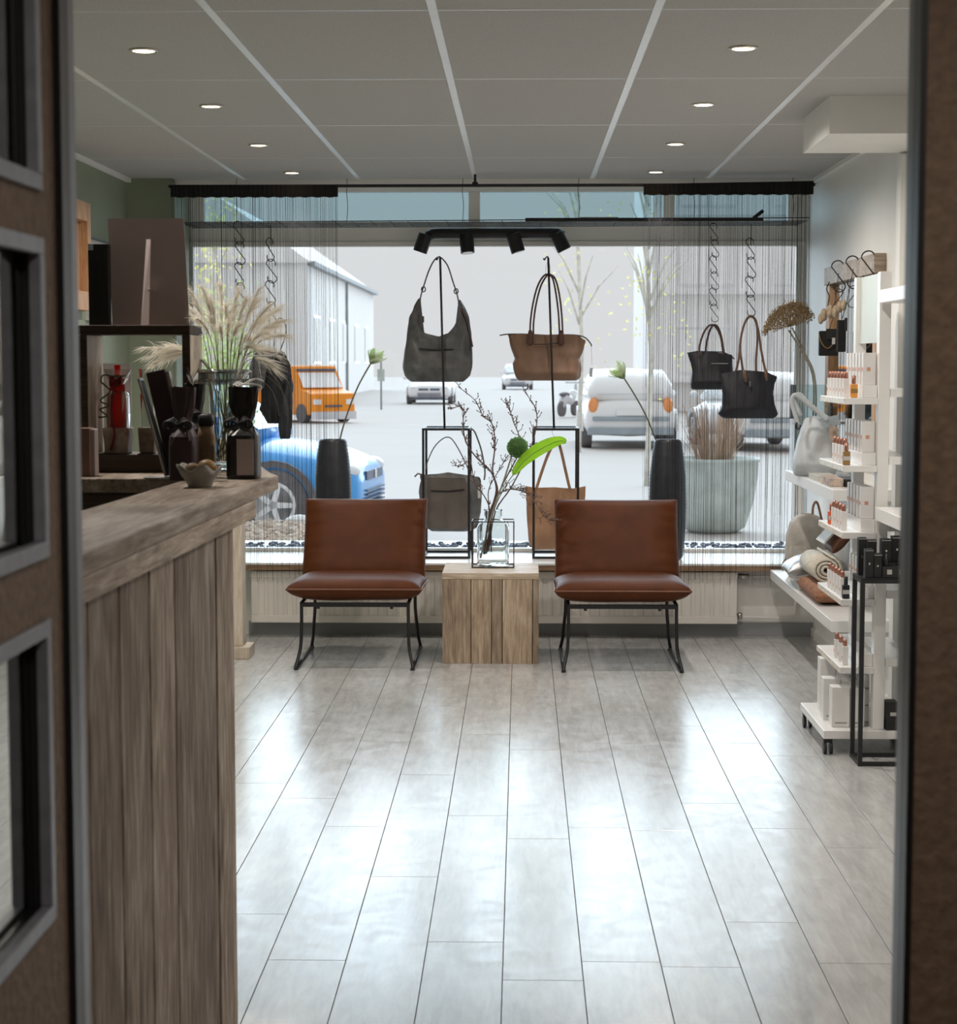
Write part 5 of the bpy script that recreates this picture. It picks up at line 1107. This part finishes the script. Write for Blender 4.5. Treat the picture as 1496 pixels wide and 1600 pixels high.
for k, (tx_, ty_) in enumerate(tips):
    Ye = 4.80 + R.uniform(-.08, .10); e = aty(tx_, ty_, Ye)
    if tx_ < 290: Ye = 4.93 + R.uniform(0, .05); e = aty(tx_, ty_, Ye)
    a_ = jc + Vector((R.uniform(-.03, .03), R.uniform(-.03, .03), .02)); nk = jc + Vector((max(-.04, min(.04, (e.x - jc.x) * .35)), R.uniform(-.03, .03), jz))
    up_ = nk + (e - nk) * .60 + Vector((-(e.x - nk.x) * .12, 0, .035))
    if tx_ < 290: up_ = Vector((nk.x - .08, nk.y + .09, nk.z + .06))
    P = [a_] + bez(nk, nk + (up_ - nk) * .4 + Vector((0, 0, .02)), up_, e, 14)
    sp = MB().tube(P, [.0016] + [.0015 - .0009 * i / 14 for i in range(15)], 4).build('grass_stalk', 'pampasstem', T)
    pl = MB(); dirn = (e - nk); side = 1 if dirn.x > 0 else -1
    for j in range(85):
        i = R.randint(7, 13); f = R.random(); p = P[i + 1].lerp(P[min(i + 2, 15)], f); d = (P[min(i + 2, 15)] - P[i]).normalized(); l = R.uniform(.03, .062) * (1.15 - abs(i - 9) / 12)
        o = (d * R.uniform(.8, 1.2) + Vector((R.gauss(0, .28) + side * .10, R.gauss(0, .28), R.gauss(-.02, .25)))).normalized()
        q1 = p + o * l * .5; q2 = p + o * l + Vector((side * .006, 0, -.010)); w_ = .0006; sv = o.cross(Vector((0, 1, 0))).normalized() * w_
        pl.add([p - sv, p + sv, q1 + sv, q1 - sv, q2], [(0, 1, 2, 3), (3, 2, 4)])
    pl.build('plume', 'pampas', sp)
# loose wispy grasses drooping right
T = thing('wispy_grass', 'thin curled dry grasses arching right over the black gift bag', 'dried grass', jc)
for k, pts in enumerate(([(372, 600), (380, 560), (405, 548), (440, 555)], [(375, 600), (392, 565), (425, 570), (452, 600), (455, 640)], [(378, 600), (400, 575), (430, 590), (448, 630), (450, 660)], [(376, 600), (398, 590), (425, 610), (437, 650)], [(380, 598), (410, 585), (440, 610), (448, 650)])):
    MB().tube(smooth_path([aty(x, y, 4.76) for x, y in pts], 5), .0012, 4).build('blade', 'drystem', T)
T = thing('white_curl', 'frosted white curled sprig hanging over the black gift bag', 'sprig', aty(390, 600, 4.66))
for pts in ([(372, 604), (385, 598), (400, 592), (412, 596)], [(380, 600), (396, 600), (408, 604), (405, 612)], [(378, 604), (392, 612), (404, 610)], [(384, 560), (400, 556), (425, 556), (440, 549), (444, 560)]):
    MB().tube(smooth_path([jc + Vector((.03, -.03, jz - .03))] + [aty(x, y, 4.66) for x, y in pts], 5), .0022, 5).build('twig', 'card', T, smooth=True)
# cellophane topped gift behind dark bag
giftbag(283, 318, 600, 650, 4.55, 'dark wrapped gift with a clear film tuft beside the glass jar', 'paperdark', 5)
m = MB(); R = random.Random(8); c = aty(302, 590, 4.58)
for k in range(10):
    a_ = k * .63; d = Vector((cos(a_) * .014, sin(a_) * .012, R.uniform(.02, .04))); s_ = Vector((-sin(a_), cos(a_), 0)) * .008; b_ = c - Vector((0, 0, .02)); m.add([b_, b_ + d * .6 - s_, b_ + d * 1.2, b_ + d * .6 + s_], [(0, 1, 2, 3)])
tag(m.build('film_tuft', 'cello'), 'clear film tuft sticking up left of the glass jar', 'wrapping')
# wooden post with base block
T = thing('wooden_post', 'pale wooden post on a base block behind the end of the counter', 'post', (-1.46, 9.36, 0))
MB().box(-1.56, -1.41, 9.30, 9.42, .0605, 1.02).build('post', 'palewood', T, bevel=.003)
MB().box(-1.60, -1.372, 9.262, 9.45, 0, .06).build('base_block', 'palewood', T, bevel=.003)

# ================================================================== RIGHT WALL
XS = 1.34
def shelf(y0, y1, z, label, t=.05):
    z = z - .0005
    T = thing('wall_shelf', label, 'shelf', (1.47, (y0 + y1) / 2, z - t), 'thick white wall shelves')
    MB().box(XS, XR, y0, y1, z - t, z).build('board', 'whitegloss', T, bevel=.002)
    MB().box(XR - .012, XR, y0 + .05, y1 - .05, z - t - .02, z - t - .0005).build('wall_batten', 'white', T)
shelf(7.985, 9.44, .952, 'thick white wall shelf carrying the pale grey tote, right of the window')
shelf(7.97, 9.95, .386, 'lowest thick white wall shelf carrying the backpack and rolled fleece')
shelf(6.50, 7.03, .953, 'thick white wall shelf directly above the black perfume boxes')
shelf(6.50, 7.03, 1.768, 'highest thick white wall shelf at the top right')
# mirror with hook rail
T = thing('hook_rail_mirror', 'wall mirror under a pale wooden hook rail on the right wall', 'mirror', (1.58, 8.9, 1.0))
ya, yb_ = 8.24, 9.60
MB().box(1.548, XR, ya, yb_, 1.888, 1.975).build('rail', 'cubetop', T, bevel=.002)
MB().box(1.56, XR, yb_ - .10, yb_, 1.05, 1.8875).build('frame_stile', 'orangewood', T, bevel=.002)
MB().box(1.56, XR, ya, ya + .08, 1.05, 1.8875).build('frame_stile', 'orangewood', T, bevel=.002)
MB().box(1.56, XR, ya + .0805, yb_ - .1005, 1.05, 1.12).build('frame_rail', 'orangewood', T, bevel=.002)
MB().box(1.585, XR, ya + .0805, yb_ - .1005, 1.1205, 1.8875).build('mirror_glass', 'mirror', T)
for i, (px, py) in enumerate(((1313, 405), (1336, 397), (1361, 389))):
    p = atx(px, py, 1.535)
    for k in range(2):
        o = h0.copy(); C.objects.link(o); hh = .15 if k == 0 else .10; o.scale = (hh / .16, hh / .16, hh / .16)
        o.location = (1.528, p.y - .01, (1.982 - hh) if k == 0 else 1.982 - .15 - .085); o.rotation_euler = (0, 0, radians(-20 + (200 if k else 0)))
        tag(o, '%s black S hook of the %s pair on the wooden rail' % (['upper', 'lower'][k], ['farthest', 'middle', 'nearest'][i]), 'hook', 'S hooks on the wooden rail')
T = thing('knotted_cord', 'beige knotted cord necklace hanging from the rail beside the mirror', 'necklace', aty(1305, 490, 9.3))
for k, (px, py, r) in enumerate(((1283, 498, .022), (1288, 489, .026), (1298, 487, .028), (1306, 484, .026), (1313, 479, .024), (1319, 474, .022))):
    MB().ball(aty(px, py + (k % 2) * 3, 9.2 - k * .07), r * .85, 10, 8, (.75, 1, 1.45)).build('knot', 'scarf', T, smooth=True)
MB().tube(smooth_path([aty(1297, 440, 9.25), aty(1292, 452, 9.25), aty(1296, 462, 9.2), aty(1294, 478, 9.2)], 3), .003, 5).build('cord', 'rustmetal', T)
for nm_i, (x0_, x1_, y0_, y1_, Y, lb_) in enumerate(((1280, 1310, 517, 556, 9.15, 'black purse with a gold chain hanging in front of the mirror'), (1308, 1322, 500, 550, 8.75, 'second black purse hanging just right of the chained one'))):
    a = aty(x0_, y1_, Y); b = aty(x1_, y0_, Y); T = thing('purse', lb_, 'purse', ((a.x + b.x) / 2, Y, a.z), 'black purses by the mirror')
    MB().box(a.x, b.x, Y - .02, Y + .02, a.z, b.z).build('body', 'blackfab', T, bevel=.005)
    MB().box(a.x + .03, b.x + .004, Y - .026, Y - .0205, a.z + (b.z - a.z) * .65, b.z + .010).build('flap', 'blackcard', T, bevel=.003)
    if nm_i == 0:
        MB().tube(smooth_path([aty(x, y, Y - .027) for x, y in ((1280, 522), (1284, 535), (1292, 544), (1300, 540), (1303, 530))], 4), .0022, 5).build('gold_chain', 'fruit', T, smooth=True)
        MB().box(aty(1299, 532, Y).x, aty(1304, 532, Y).x, Y - .030, Y - .0285, aty(1300, 538, Y).z, aty(1300, 528, Y).z).build('price_tag', 'card', T)
    MB().tube([Vector(((a.x + b.x) / 2, Y, b.z)), Vector(((a.x + b.x) / 2 + .02, Y, b.z + .06)), Vector((1.546, Y, 1.93))], .002, 5).build('hanging_loop', 'metal', T)

# glass vase + dried umbels on the shelf
gy = 9.32; a = aty(1259, 700, gy); b = aty(1292, 700, gy); zsh = .952
T = thing('glass_cube_vase', 'tall square clear glass vase at the far end of the upper wall shelf', 'vase', ((a.x + b.x) / 2 + .03, gy, zsh)); zt4 = aty(1260, 601, gy).z
ax0, ax1 = XS + .015, XS + .20
q4 = lambda z, s=0: [Vector((ax0 + s, gy - .09 + s, z)), Vector((ax1 - s, gy - .09 + s, z)), Vector((ax1 - s, gy + .09 - s, z)), Vector((ax0 + s, gy + .09 - s, z))]
m = MB(); m.rings([q4(zsh), q4(zt4), q4(zt4, .005), q4(zsh + .012, .005)], cap=True); m.build('glass', 'clear', T)
T = thing('dried_umbel', 'large brown dried umbel flower leaning over from the glass vase', 'dried flower', (ax0 + .08, gy, zsh + .02))
R = random.Random(6); bse = Vector((ax0 + .09, gy, zsh + .015)); hc = aty(1236, 510, gy - .03)
for k, (dx, e) in enumerate(((0, aty(1233, 516, gy)), (.02, aty(1238, 512, gy - .03)))):
    MB().tube(smooth_path([bse + Vector((dx, 0, 0)), aty(1272 + 3 * k, 600, gy), aty(1253 + 4 * k, 550, gy), e], 5), .0045, 6).build('stem', 'drystem', T, smooth=True)
hd = MB(); ray_ = MB()
for i in range(170):
    t = math.sqrt((i + .5) / 170); f = i * 2.39996; x = t * cos(f) * .122; y = t * sin(f) * .10
    p = aty(1232, 492, gy) + Vector((x, y, .052 * (1 - t * t) + x * .30 - (.050 * t ** 4)))
    if i % 3 == 0: ray_.tube([hc, (hc + p) / 2 + Vector((0, 0, -.008)), p], .0012, 4)
    for j in range(16): hd.ball(p + Vector((R.gauss(0, .007), R.gauss(0, .007), R.gauss(-.004, .009))), R.uniform(.0018, .0040), 4, 3)
ray_.build('rays', 'dryflower', T, kind='stuff'); hd.build('florets', 'dryflower', T, kind='stuff')
# pale grey tote on the shelf
Y = 8.95
T = thing('grey_tote', 'pale grey-blue leather tote with looped handles on the upper wall shelf', 'bag', (1.46, Y, zsh))
m = bagmesh(Y, [(741, 1240, 1306), (732, 1238, 1308), (712, 1240, 1308), (690, 1246, 1306), (668, 1253, 1306), (655, 1258, 1302), (648, 1262, 1300)], [(0, 652), (.25, 648), (.5, 652), (.8, 655), (1, 660)], .11, seed=51, crease=.014, nu=48)
dz = zsh + .0005 - min(v.z for v in m.v); m.v = [v + Vector((max(0, XS + .005 - v.x) * .0, 0, dz)) for v in m.v]; m.build('body', 'lightgrey', T, smooth=True)
MB().tube(smooth_path(PP([(1248, 664), (1243, 648), (1238, 628), (1242, 617), (1252, 622), (1272, 638), (1294, 657)], Y - .10), 5), .011, 7, flat=.6).build('handle', 'lightgrey', T, smooth=True)
MB().tube(smooth_path(PP([(1252, 650), (1246, 636), (1240, 622), (1250, 616), (1262, 628), (1282, 645), (1298, 656)], Y + .04), 5), .011, 7, flat=.6).build('handle', 'lightgrey', T, smooth=True)
MB().tube(smooth_path(PP([(1246, 660), (1245, 668), (1249, 670), (1252, 664)], Y - .12), 3), .004, 5).build('buckle', 'metal', T)
MB().add(PP([(1278, 655), (1310, 648), (1314, 662), (1292, 668)], Y - .10) + PP([(1278, 655), (1310, 648), (1314, 662), (1292, 668)], Y - .09), [(0, 1, 2, 3), (7, 6, 5, 4), (0, 4, 5, 1), (1, 5, 6, 2), (2, 6, 7, 3), (3, 7, 4, 0)]).build('handle_tab', 'cargrey', T)
MB().add(PP([(1297, 664), (1310, 668), (1312, 690), (1302, 696), (1296, 680)], Y - .12) + PP([(1297, 664), (1310, 668), (1312, 690), (1302, 696), (1296, 680)], Y - .118), [list(range(5)), list(range(5, 10))[::-1]] + [[i, (i + 1) % 5, 5 + (i + 1) % 5, 5 + i] for i in range(5)]).build('swing_tag', 'patterncard', T)
# small boxes on the shelf end
for i, (y0_, y1_, x0_, x1_, h, mt, lb_) in enumerate(((8.55, 8.80, XS + .02, XS + .12, .024, 'card', 'flat white carton on the upper wall shelf below the grey tote'), (8.16, 8.42, XS + .015, XS + .075, .036, 'patterncard', 'pale printed carton near the end of the upper wall shelf'), (8.14, 8.36, XS + .08, XS + .16, .034, 'blackcard', 'flat black carton beside the pale printed one on the upper wall shelf'))):
    tag(MB().box(x0_, x1_, y0_, y1_, zsh, zsh + h).build('flat_box', mt, bevel=.001), lb_, 'box', 'flat boxes on the upper wall shelf')
# lower shelf: backpack, pouch, bag, fleece roll, blanket
zl = .3865
def rest(m, z, dx=0):
    d = z - min(v.z for v in m.v); m.v = [v + Vector((dx, 0, d)) for v in m.v]; return m
Y = 9.63; T = thing('backpack', 'light stone canvas backpack standing on the lowest wall shelf', 'backpack', (1.46, Y, zl))
m = bagmesh(Y, [(898, 1232, 1288), (885, 1227, 1291), (860, 1227, 1292), (835, 1229, 1291), (815, 1235, 1288), (806, 1244, 1280), (802, 1252, 1270)], None, .10, seed=61, crease=.006, deptab=[(0, .8), (.3, 1), (.8, .85), (1, .5)]); rest(m, zl).build('body', 'stonebag', T, smooth=True)
m = bagmesh(Y - .11, [(900, 1236, 1262), (885, 1231, 1265), (865, 1231, 1265), (850, 1236, 1262)], None, .03, seed=62, crease=.004); rest(m, zl).build('front_pocket', 'stonebag', T, smooth=True)
MB().tube(smooth_path(PP([(1270, 808), (1271, 792), (1275, 784), (1279, 789), (1283, 806), (1286, 818)], Y), 4), .007, 6, flat=.5).build('top_handle', 'tanstrap', T, smooth=True)
MB().tube(smooth_path(PP([(1228, 872), (1222, 884), (1224, 892)], Y - .05), 3), .004, 5).build('strap_end', 'drystem', T)
Y = 9.14
T = thing('silver_pouch', 'pillow-shaped pale metallic pouch lying on the lowest wall shelf', 'pouch', (1.45, Y, .5))
m, rg_ = pillow(.25, .26, .085, Matrix.Translation((1.430, Y + .05, .505)) @ Matrix.Rotation(radians(-16), 4, 'Y'), seed=4, wr=.006); m.build('body', 'pouch', T, smooth=True)
T = thing('brown_handbag', 'dark brown leather bag with white tissue behind the silver pouch', 'bag', (1.51, 8.45, .5))
m, rg_ = pillow(.16, .26, .06, Matrix.Translation((1.530, 8.92, .655)) @ Matrix.Rotation(radians(-48), 4, 'Y'), seed=9, wr=.004); m.build('body', 'leatheredge', T, smooth=True)
MB().obox((1.495, 8.92, .700), .17, .22, .008, Matrix.Rotation(radians(-48), 3, 'Y')).build('tissue', 'card', T)
Y = 8.55
T = thing('folded_blanket', 'rust-brown knitted blanket folded under the cream fleece roll', 'blanket', (1.48, 8.4, zl))
m, rg_ = pillow(.235, .60, .075, Matrix.Translation((1.465, 8.74, zl + .042)), seed=14, wr=.005, e=6); m.build('body', 'blanket', T, smooth=True)
T = thing('fleece_roll', 'cream fleece rolled up with its spiral end facing the room', 'blanket', (1.47, 8.4, .47))
m = MB(); sp = []; c = Vector((1.420, 0, zl + .083 + .066))
for i in range(61):
    t = i / 60; an = t * 2 * pi * 3.2; r = .012 + .058 * t; sp.append((cos(an) * r, sin(an) * r))
yA, yB = 8.60, 9.03; w_ = .0065; vs = []; m_ = len(sp)
for (x, z) in sp:
    rr = sqrt(x * x + z * z); k1 = (rr + w_) / rr; k0 = (rr - w_) / rr
    for y in (yA, yB): vs += [(c.x + x * k0, y, c.z + z * k0 * .9), (c.x + x * k1, y, c.z + z * k1 * .9)]
fs = []
for i in range(m_ - 1):
    a = 4 * i; b = a + 4; fs += [(a, a + 1, b + 1, b), (a + 2, b + 2, b + 3, a + 3), (a + 1, a + 3, b + 3, b + 1), (a, b, b + 2, a + 2)]
fs += [(0, 2, 3, 1), (4 * m_ - 4, 4 * m_ - 3, 4 * m_ - 1, 4 * m_ - 2)]
m.add(vs, fs); m.build('roll', 'fleece', T, smooth=True)
tag(MB().box(1.36, 1.53, 9.05, 9.35, zl, zl + .022).build('folded_paper', 'card', bevel=.003), 'folded white tissue on the lowest wall shelf beside the backpack', 'paper')

# ================================================================== ROLLING PERFUME DISPLAY
TZ = [1.363, 1.107, .853, .596]; UY0, UY1 = 7.06, 7.62
T = thing('perfume_trolley', 'white rolling display unit with stepped perfume trays at the right', 'display unit', (1.37, 7.34, 0))
MB().box(1.158, 1.575, UY0 - .03, UY1, .062, .094).build('base_board', 'whitegloss', T, bevel=.002)
MB().box(1.350, 1.393, UY0, UY0 + .055, .0945, 1.838).build('post', 'whitegloss', T, bevel=.002)
MB().box(1.350, 1.393, UY1 - .06, UY1 - .005, .0945, 1.838).build('post', 'whitegloss', T, bevel=.002)
MB().box(1.366, 1.376, UY0 + .0555, UY1 - .0605, 1.572, 1.836).build('header_board', 'header', T)
for i, z in enumerate(TZ + [.335]):
    zz = z - .0005
    MB().box(1.222, 1.349, UY0 - .005, UY1, zz - .024, zz).build('tray', 'whitegloss', T, bevel=.0015)
    MB().box(1.2205, 1.2218, UY0 - .004, UY1 - .002, zz - .022, zz - .002).build('printed_edge', 'trayface', T)
    MB().box(1.295, 1.349, UY0 + .02, UY1 - .01, zz + .0005, zz + .048).build('riser', 'whitegloss', T, bevel=.001)
    MB().box(1.394, 1.52, UY0 - .005, UY1, zz + .004, zz + .034).build('rear_tray', 'whitegloss', T, bevel=.0015)
for x, y in ((1.178, 7.06), (1.178, 7.57), (1.54, 7.06), (1.54, 7.57)):
    cst = MB().box(x - .016, x + .016, y - .018, y + .018, .045, .0615).build('caster', 'rubber', T)
    for s in (-1, 1): MB().rings([[Vector((xx, y - .008 + .024 * cos(t), .0245 + .024 * sin(t))) for t in [2 * pi * k / 16 for k in range(16)]] for xx in (x + s * .006, x + s * .017)]).build('wheel', 'rubber', cst)
names = ['top', 'second', 'third', 'lowest']
# prototypes
pb0 = None; bt0 = None; ts0 = None
for ti, z in enumerate(TZ):
    zb_ = z + .048 + .0002
    nb = [6, 6, 5, 4][ti]; hb = [.122, .118, .122, .105][ti]
    for k in range(nb):
        y = 7.10 + k * .066; lab = 'white perfume carton, %s from the front in the carton row on the %s tray' % (ORD(k, nb), names[ti])
        if pb0 is None:
            pb0 = thing('perfume_box', lab, 'box', (0, 0, 0), 'white perfume cartons'); MB().box(-.024, .024, 0, .036, 0, .120).build('carton', 'boxwhite', pb0, bevel=.0012)
            MB().box(-.0246, -.0241, .004, .032, .052, .066).build('side_label', 'label', pb0); MB().box(-.010, .004, -.0006, -.0001, .052, .066).build('front_label', 'label', pb0)
            o = pb0
        else: o = dup(pb0, label=lab)
        o.location = (1.322, y, zb_); o.scale = (1, 1, hb / .120)
    nt_ = [6, 4, 4, 5][ti]
    for k in range(nt_):
        y = 7.16 + k * .072; lab = 'white tester bottle with copper cap, %s from the front on the %s tray' % (ORD(k, nt_), names[ti])
        if bt0 is None:
            bt0 = thing('perfume_bottle', lab, 'bottle', (0, 0, 0), 'white perfume bottles'); MB().box(-.011, .011, -.011, .011, 0, .072).build('body', 'boxwhite', bt0, bevel=.0015)
            MB().box(-.0114, -.0111, -.008, .008, .022, .034).build('label', 'label', bt0); MB().lathe([(.0075, .0722), (.009, .074), (.0075, .092), (.006, .098)], (0, 0, 0), 10).build('cap', 'copper', bt0, smooth=True)
            o = bt0
        else: o = dup(bt0, label=lab)
        o.location = (1.244, y, z)
    # amber tester in front
    T = thing('tester_bottle', ['amber', 'clear amber', 'orange', 'dark blue'][ti] + ' glass tester bottle at the front of the %s tray' % names[ti], 'bottle', (0, 0, 0), 'coloured tester bottles')
    MB().box(-.013, .013, -.013, .013, 0, .052).build('body', ['amber', 'fruit', 'orangeliq', 'navy'][ti], T, bevel=.002); MB().box(-.0135, .0135, -.0134, -.0131, .018, .034).build('label', ['fruit', 'card', 'card', 'card'][ti], T)
    MB().lathe([(.006, .0525), (.008, .055), (.008, .082), (.006, .084)], (0, 0, 0), 10).build('cap', 'copper' if ti < 3 else 'navy', T, smooth=True)
    T.location = ((1.262, 1.240, 1.240, 1.244)[ti], (7.09, 7.10, 7.42, 7.09)[ti], z)
for i in range(3):
    T = dup(bt0, label='white bottle, %s from the front, on the lowest step under the perfume trays' % ORD(i, 3)); T.location = (1.25, 7.12 + i * .09, .335)
# white cartons on the base
for i, (x, y, w_, d_, h, lb_) in enumerate(((1.200, 7.10, .068, .07, .155, 'tall white carton at the front left of the trolley base'), (1.270, 7.10, .055, .07, .152, 'white carton right of the front left one on the trolley base'), (1.190, 7.24, .066, .07, .165, 'white carton in the middle row, at the left, on the trolley base'), (1.258, 7.24, .060, .07, .158, 'white carton in the middle row, at the right, on the trolley base'), (1.205, 7.42, .062, .07, .215, 'tall white carton in the back row of the trolley base'), (1.269, 7.42, .060, .07, .205, 'right-hand white carton in the back row of the trolley base'))):
    T = thing('white_carton', lb_, 'box', (x + w_ / 2, y, .0945), 'white cartons on the trolley base')
    MB().box(x, x + w_, y, y + d_, .0945, .0945 + h).build('carton', 'boxwhite', T, bevel=.0015); MB().box(x + .012, x + w_ - .010, y - .0006, y - .0001, .108, .114).build('print', 'gutter', T)
for i in range(3):
    T = thing('flat_carton', 'flat white carton, %s from the bottom of the stack behind the black rack' % ORD(i, 3), 'box', (1.31, 7.09, .0945 + i * .066), 'stacked flat cartons')
    z = .0946 + i * .0662; MB().box(1.3305, 1.3490, 7.135, 7.26, z, z + .066).build('carton', 'boxwhite', T, bevel=.001); MB().box(1.333, 1.347, 7.1343, 7.1348, z + .01, z + .016).build('print', 'gutter', T)
T = thing('film_wrapped_jar', 'crinkled clear film package on the trolley base', 'package', (1.345, 7.33, .0945)); R = random.Random(4)
MB().box(1.335, 1.348, 7.30, 7.37, .0945, .20).build('box', 'boxwhite', T)
rs = [[Vector((1.338 + r * cos(t) * R.uniform(.7, 1.2), 7.335 + r * sin(t) * R.uniform(.7, 1.2), .205 + z)) for t in [2 * pi * k / 14 for k in range(14)]] for z, r in ((0, .03), (.03, .04), (.05, .03), (.06, .015))]
MB().rings(rs).build('film', 'cello', T)
T = thing('black_carton', 'small black carton with a white label right of the trolley post', 'box', (1.42, 7.07, .0945))
MB().box(1.398, 1.440, 7.04, 7.10, .0945, .205).build('carton', 'blackcard', T, bevel=.001); MB().box(1.412, 1.436, 7.0393, 7.0398, .150, .164).build('label', 'card', T)
# black rack with trays of black perfume boxes
RZ = .70; r0 = .008; X0, X1, Y0, Y1 = 1.262, 1.585, 6.84, 7.00
T = thing('black_wire_rack', 'slim black square-tube rack in front of the perfume trolley', 'rack', (1.42, 6.92, 0))
for x in (X0, X1):
    for y in (Y0, Y1): MB().box(x - r0, x + r0, y - r0, y + r0, 0, RZ).build('leg', 'metal', T)
for z, n_ in ((.001, 'bottom_rail'), (RZ - .016, 'top_rail')):
    for y in (Y0, Y1): MB().box(X0 + r0, X1 - r0, y - r0 * .9, y + r0 * .9, z, z + .015).build(n_, 'metal', T)
    for x in (X0, X1): MB().box(x - r0 * .9, x + r0 * .9, Y0 + r0, Y1 - r0, z, z + .015).build(n_, 'metal', T)
MB().box(X0 - r0, X1 + r0, Y0 - r0, Y1 + r0, RZ + .0005, RZ + .004).build('top_plate', 'metal', T)
zr = RZ + .0045
T = thing('black_display_tray', 'black stepped tray with white labels on the black rack', 'tray', (1.42, 6.9, zr))
MB().box(1.335, 1.59, 6.845, 6.872, zr, zr + .042).build('front_step', 'poly', T, bevel=.001)
MB().box(1.335, 1.59, 6.8725, 6.99, zr, zr + .052).build('rear_step', 'poly', T, bevel=.001)
for i in range(5): MB().box(1.352 + i * .045, 1.370 + i * .045, 6.8443, 6.8448, zr + .012, zr + .030).build('white_label', 'card', T)
kb = None
def blackbox(x, y, z, w_, d_, h, lab, grp='black perfume cartons'):
    T = thing('black_perfume_box', lab, 'box', (x + w_ / 2, y + d_ / 2, z), grp); MB().box(x, x + w_, y, y + d_, z, z + h).build('carton', 'blackcard', T, bevel=.0012)
    MB().box(x + w_ * .4, x + w_ * .6, y - .0006, y - .0001, z + h * .45, z + h * .53).build('emblem', 'chrome', T)
    MB().box(x, x + w_, y - .0004, y, z + h - .006, z + h - .004).build('silver_line', 'silver', T)
blackbox(1.272, 6.846, zr, .030, .04, .105, 'black carton at the front left corner of the black rack')
blackbox(1.304, 6.850, zr, .029, .04, .088, 'black carton second from the left at the front of the rack')
blackbox(1.262, 6.935, zr, .030, .035, .14, 'taller black carton behind the front left one on the rack')
blackbox(1.296, 6.935, zr, .034, .035, .132, 'black carton behind the second front one on the rack')
for i in range(6): blackbox(1.342 + i * .040, 6.90, zr + .0525, .034, .05, [.085, .095, .09, .075, .09, .08][i], 'black carton, %s from the left on the tray step' % ORD(i, 6))
for i in range(3):
    T = thing('small_black_bottle', 'small black bottle, %s from the left among the rack cartons' % ORD(i, 3), 'bottle', (1.3445 + i * .05, 6.858, zr + .0425), 'small black bottles')
    MB().lathe([(.008, 0), (.009, .003), (.009, .03), (.005, .034), (.005, .045)], (1.352 + i * .05, 6.858, zr + .0425), 10).build('glass', 'poly', T, smooth=True)
print('objects', len(bpy.data.objects), 'tris', sum(len(p.vertices) - 2 for m in bpy.data.meshes for p in m.polygons))
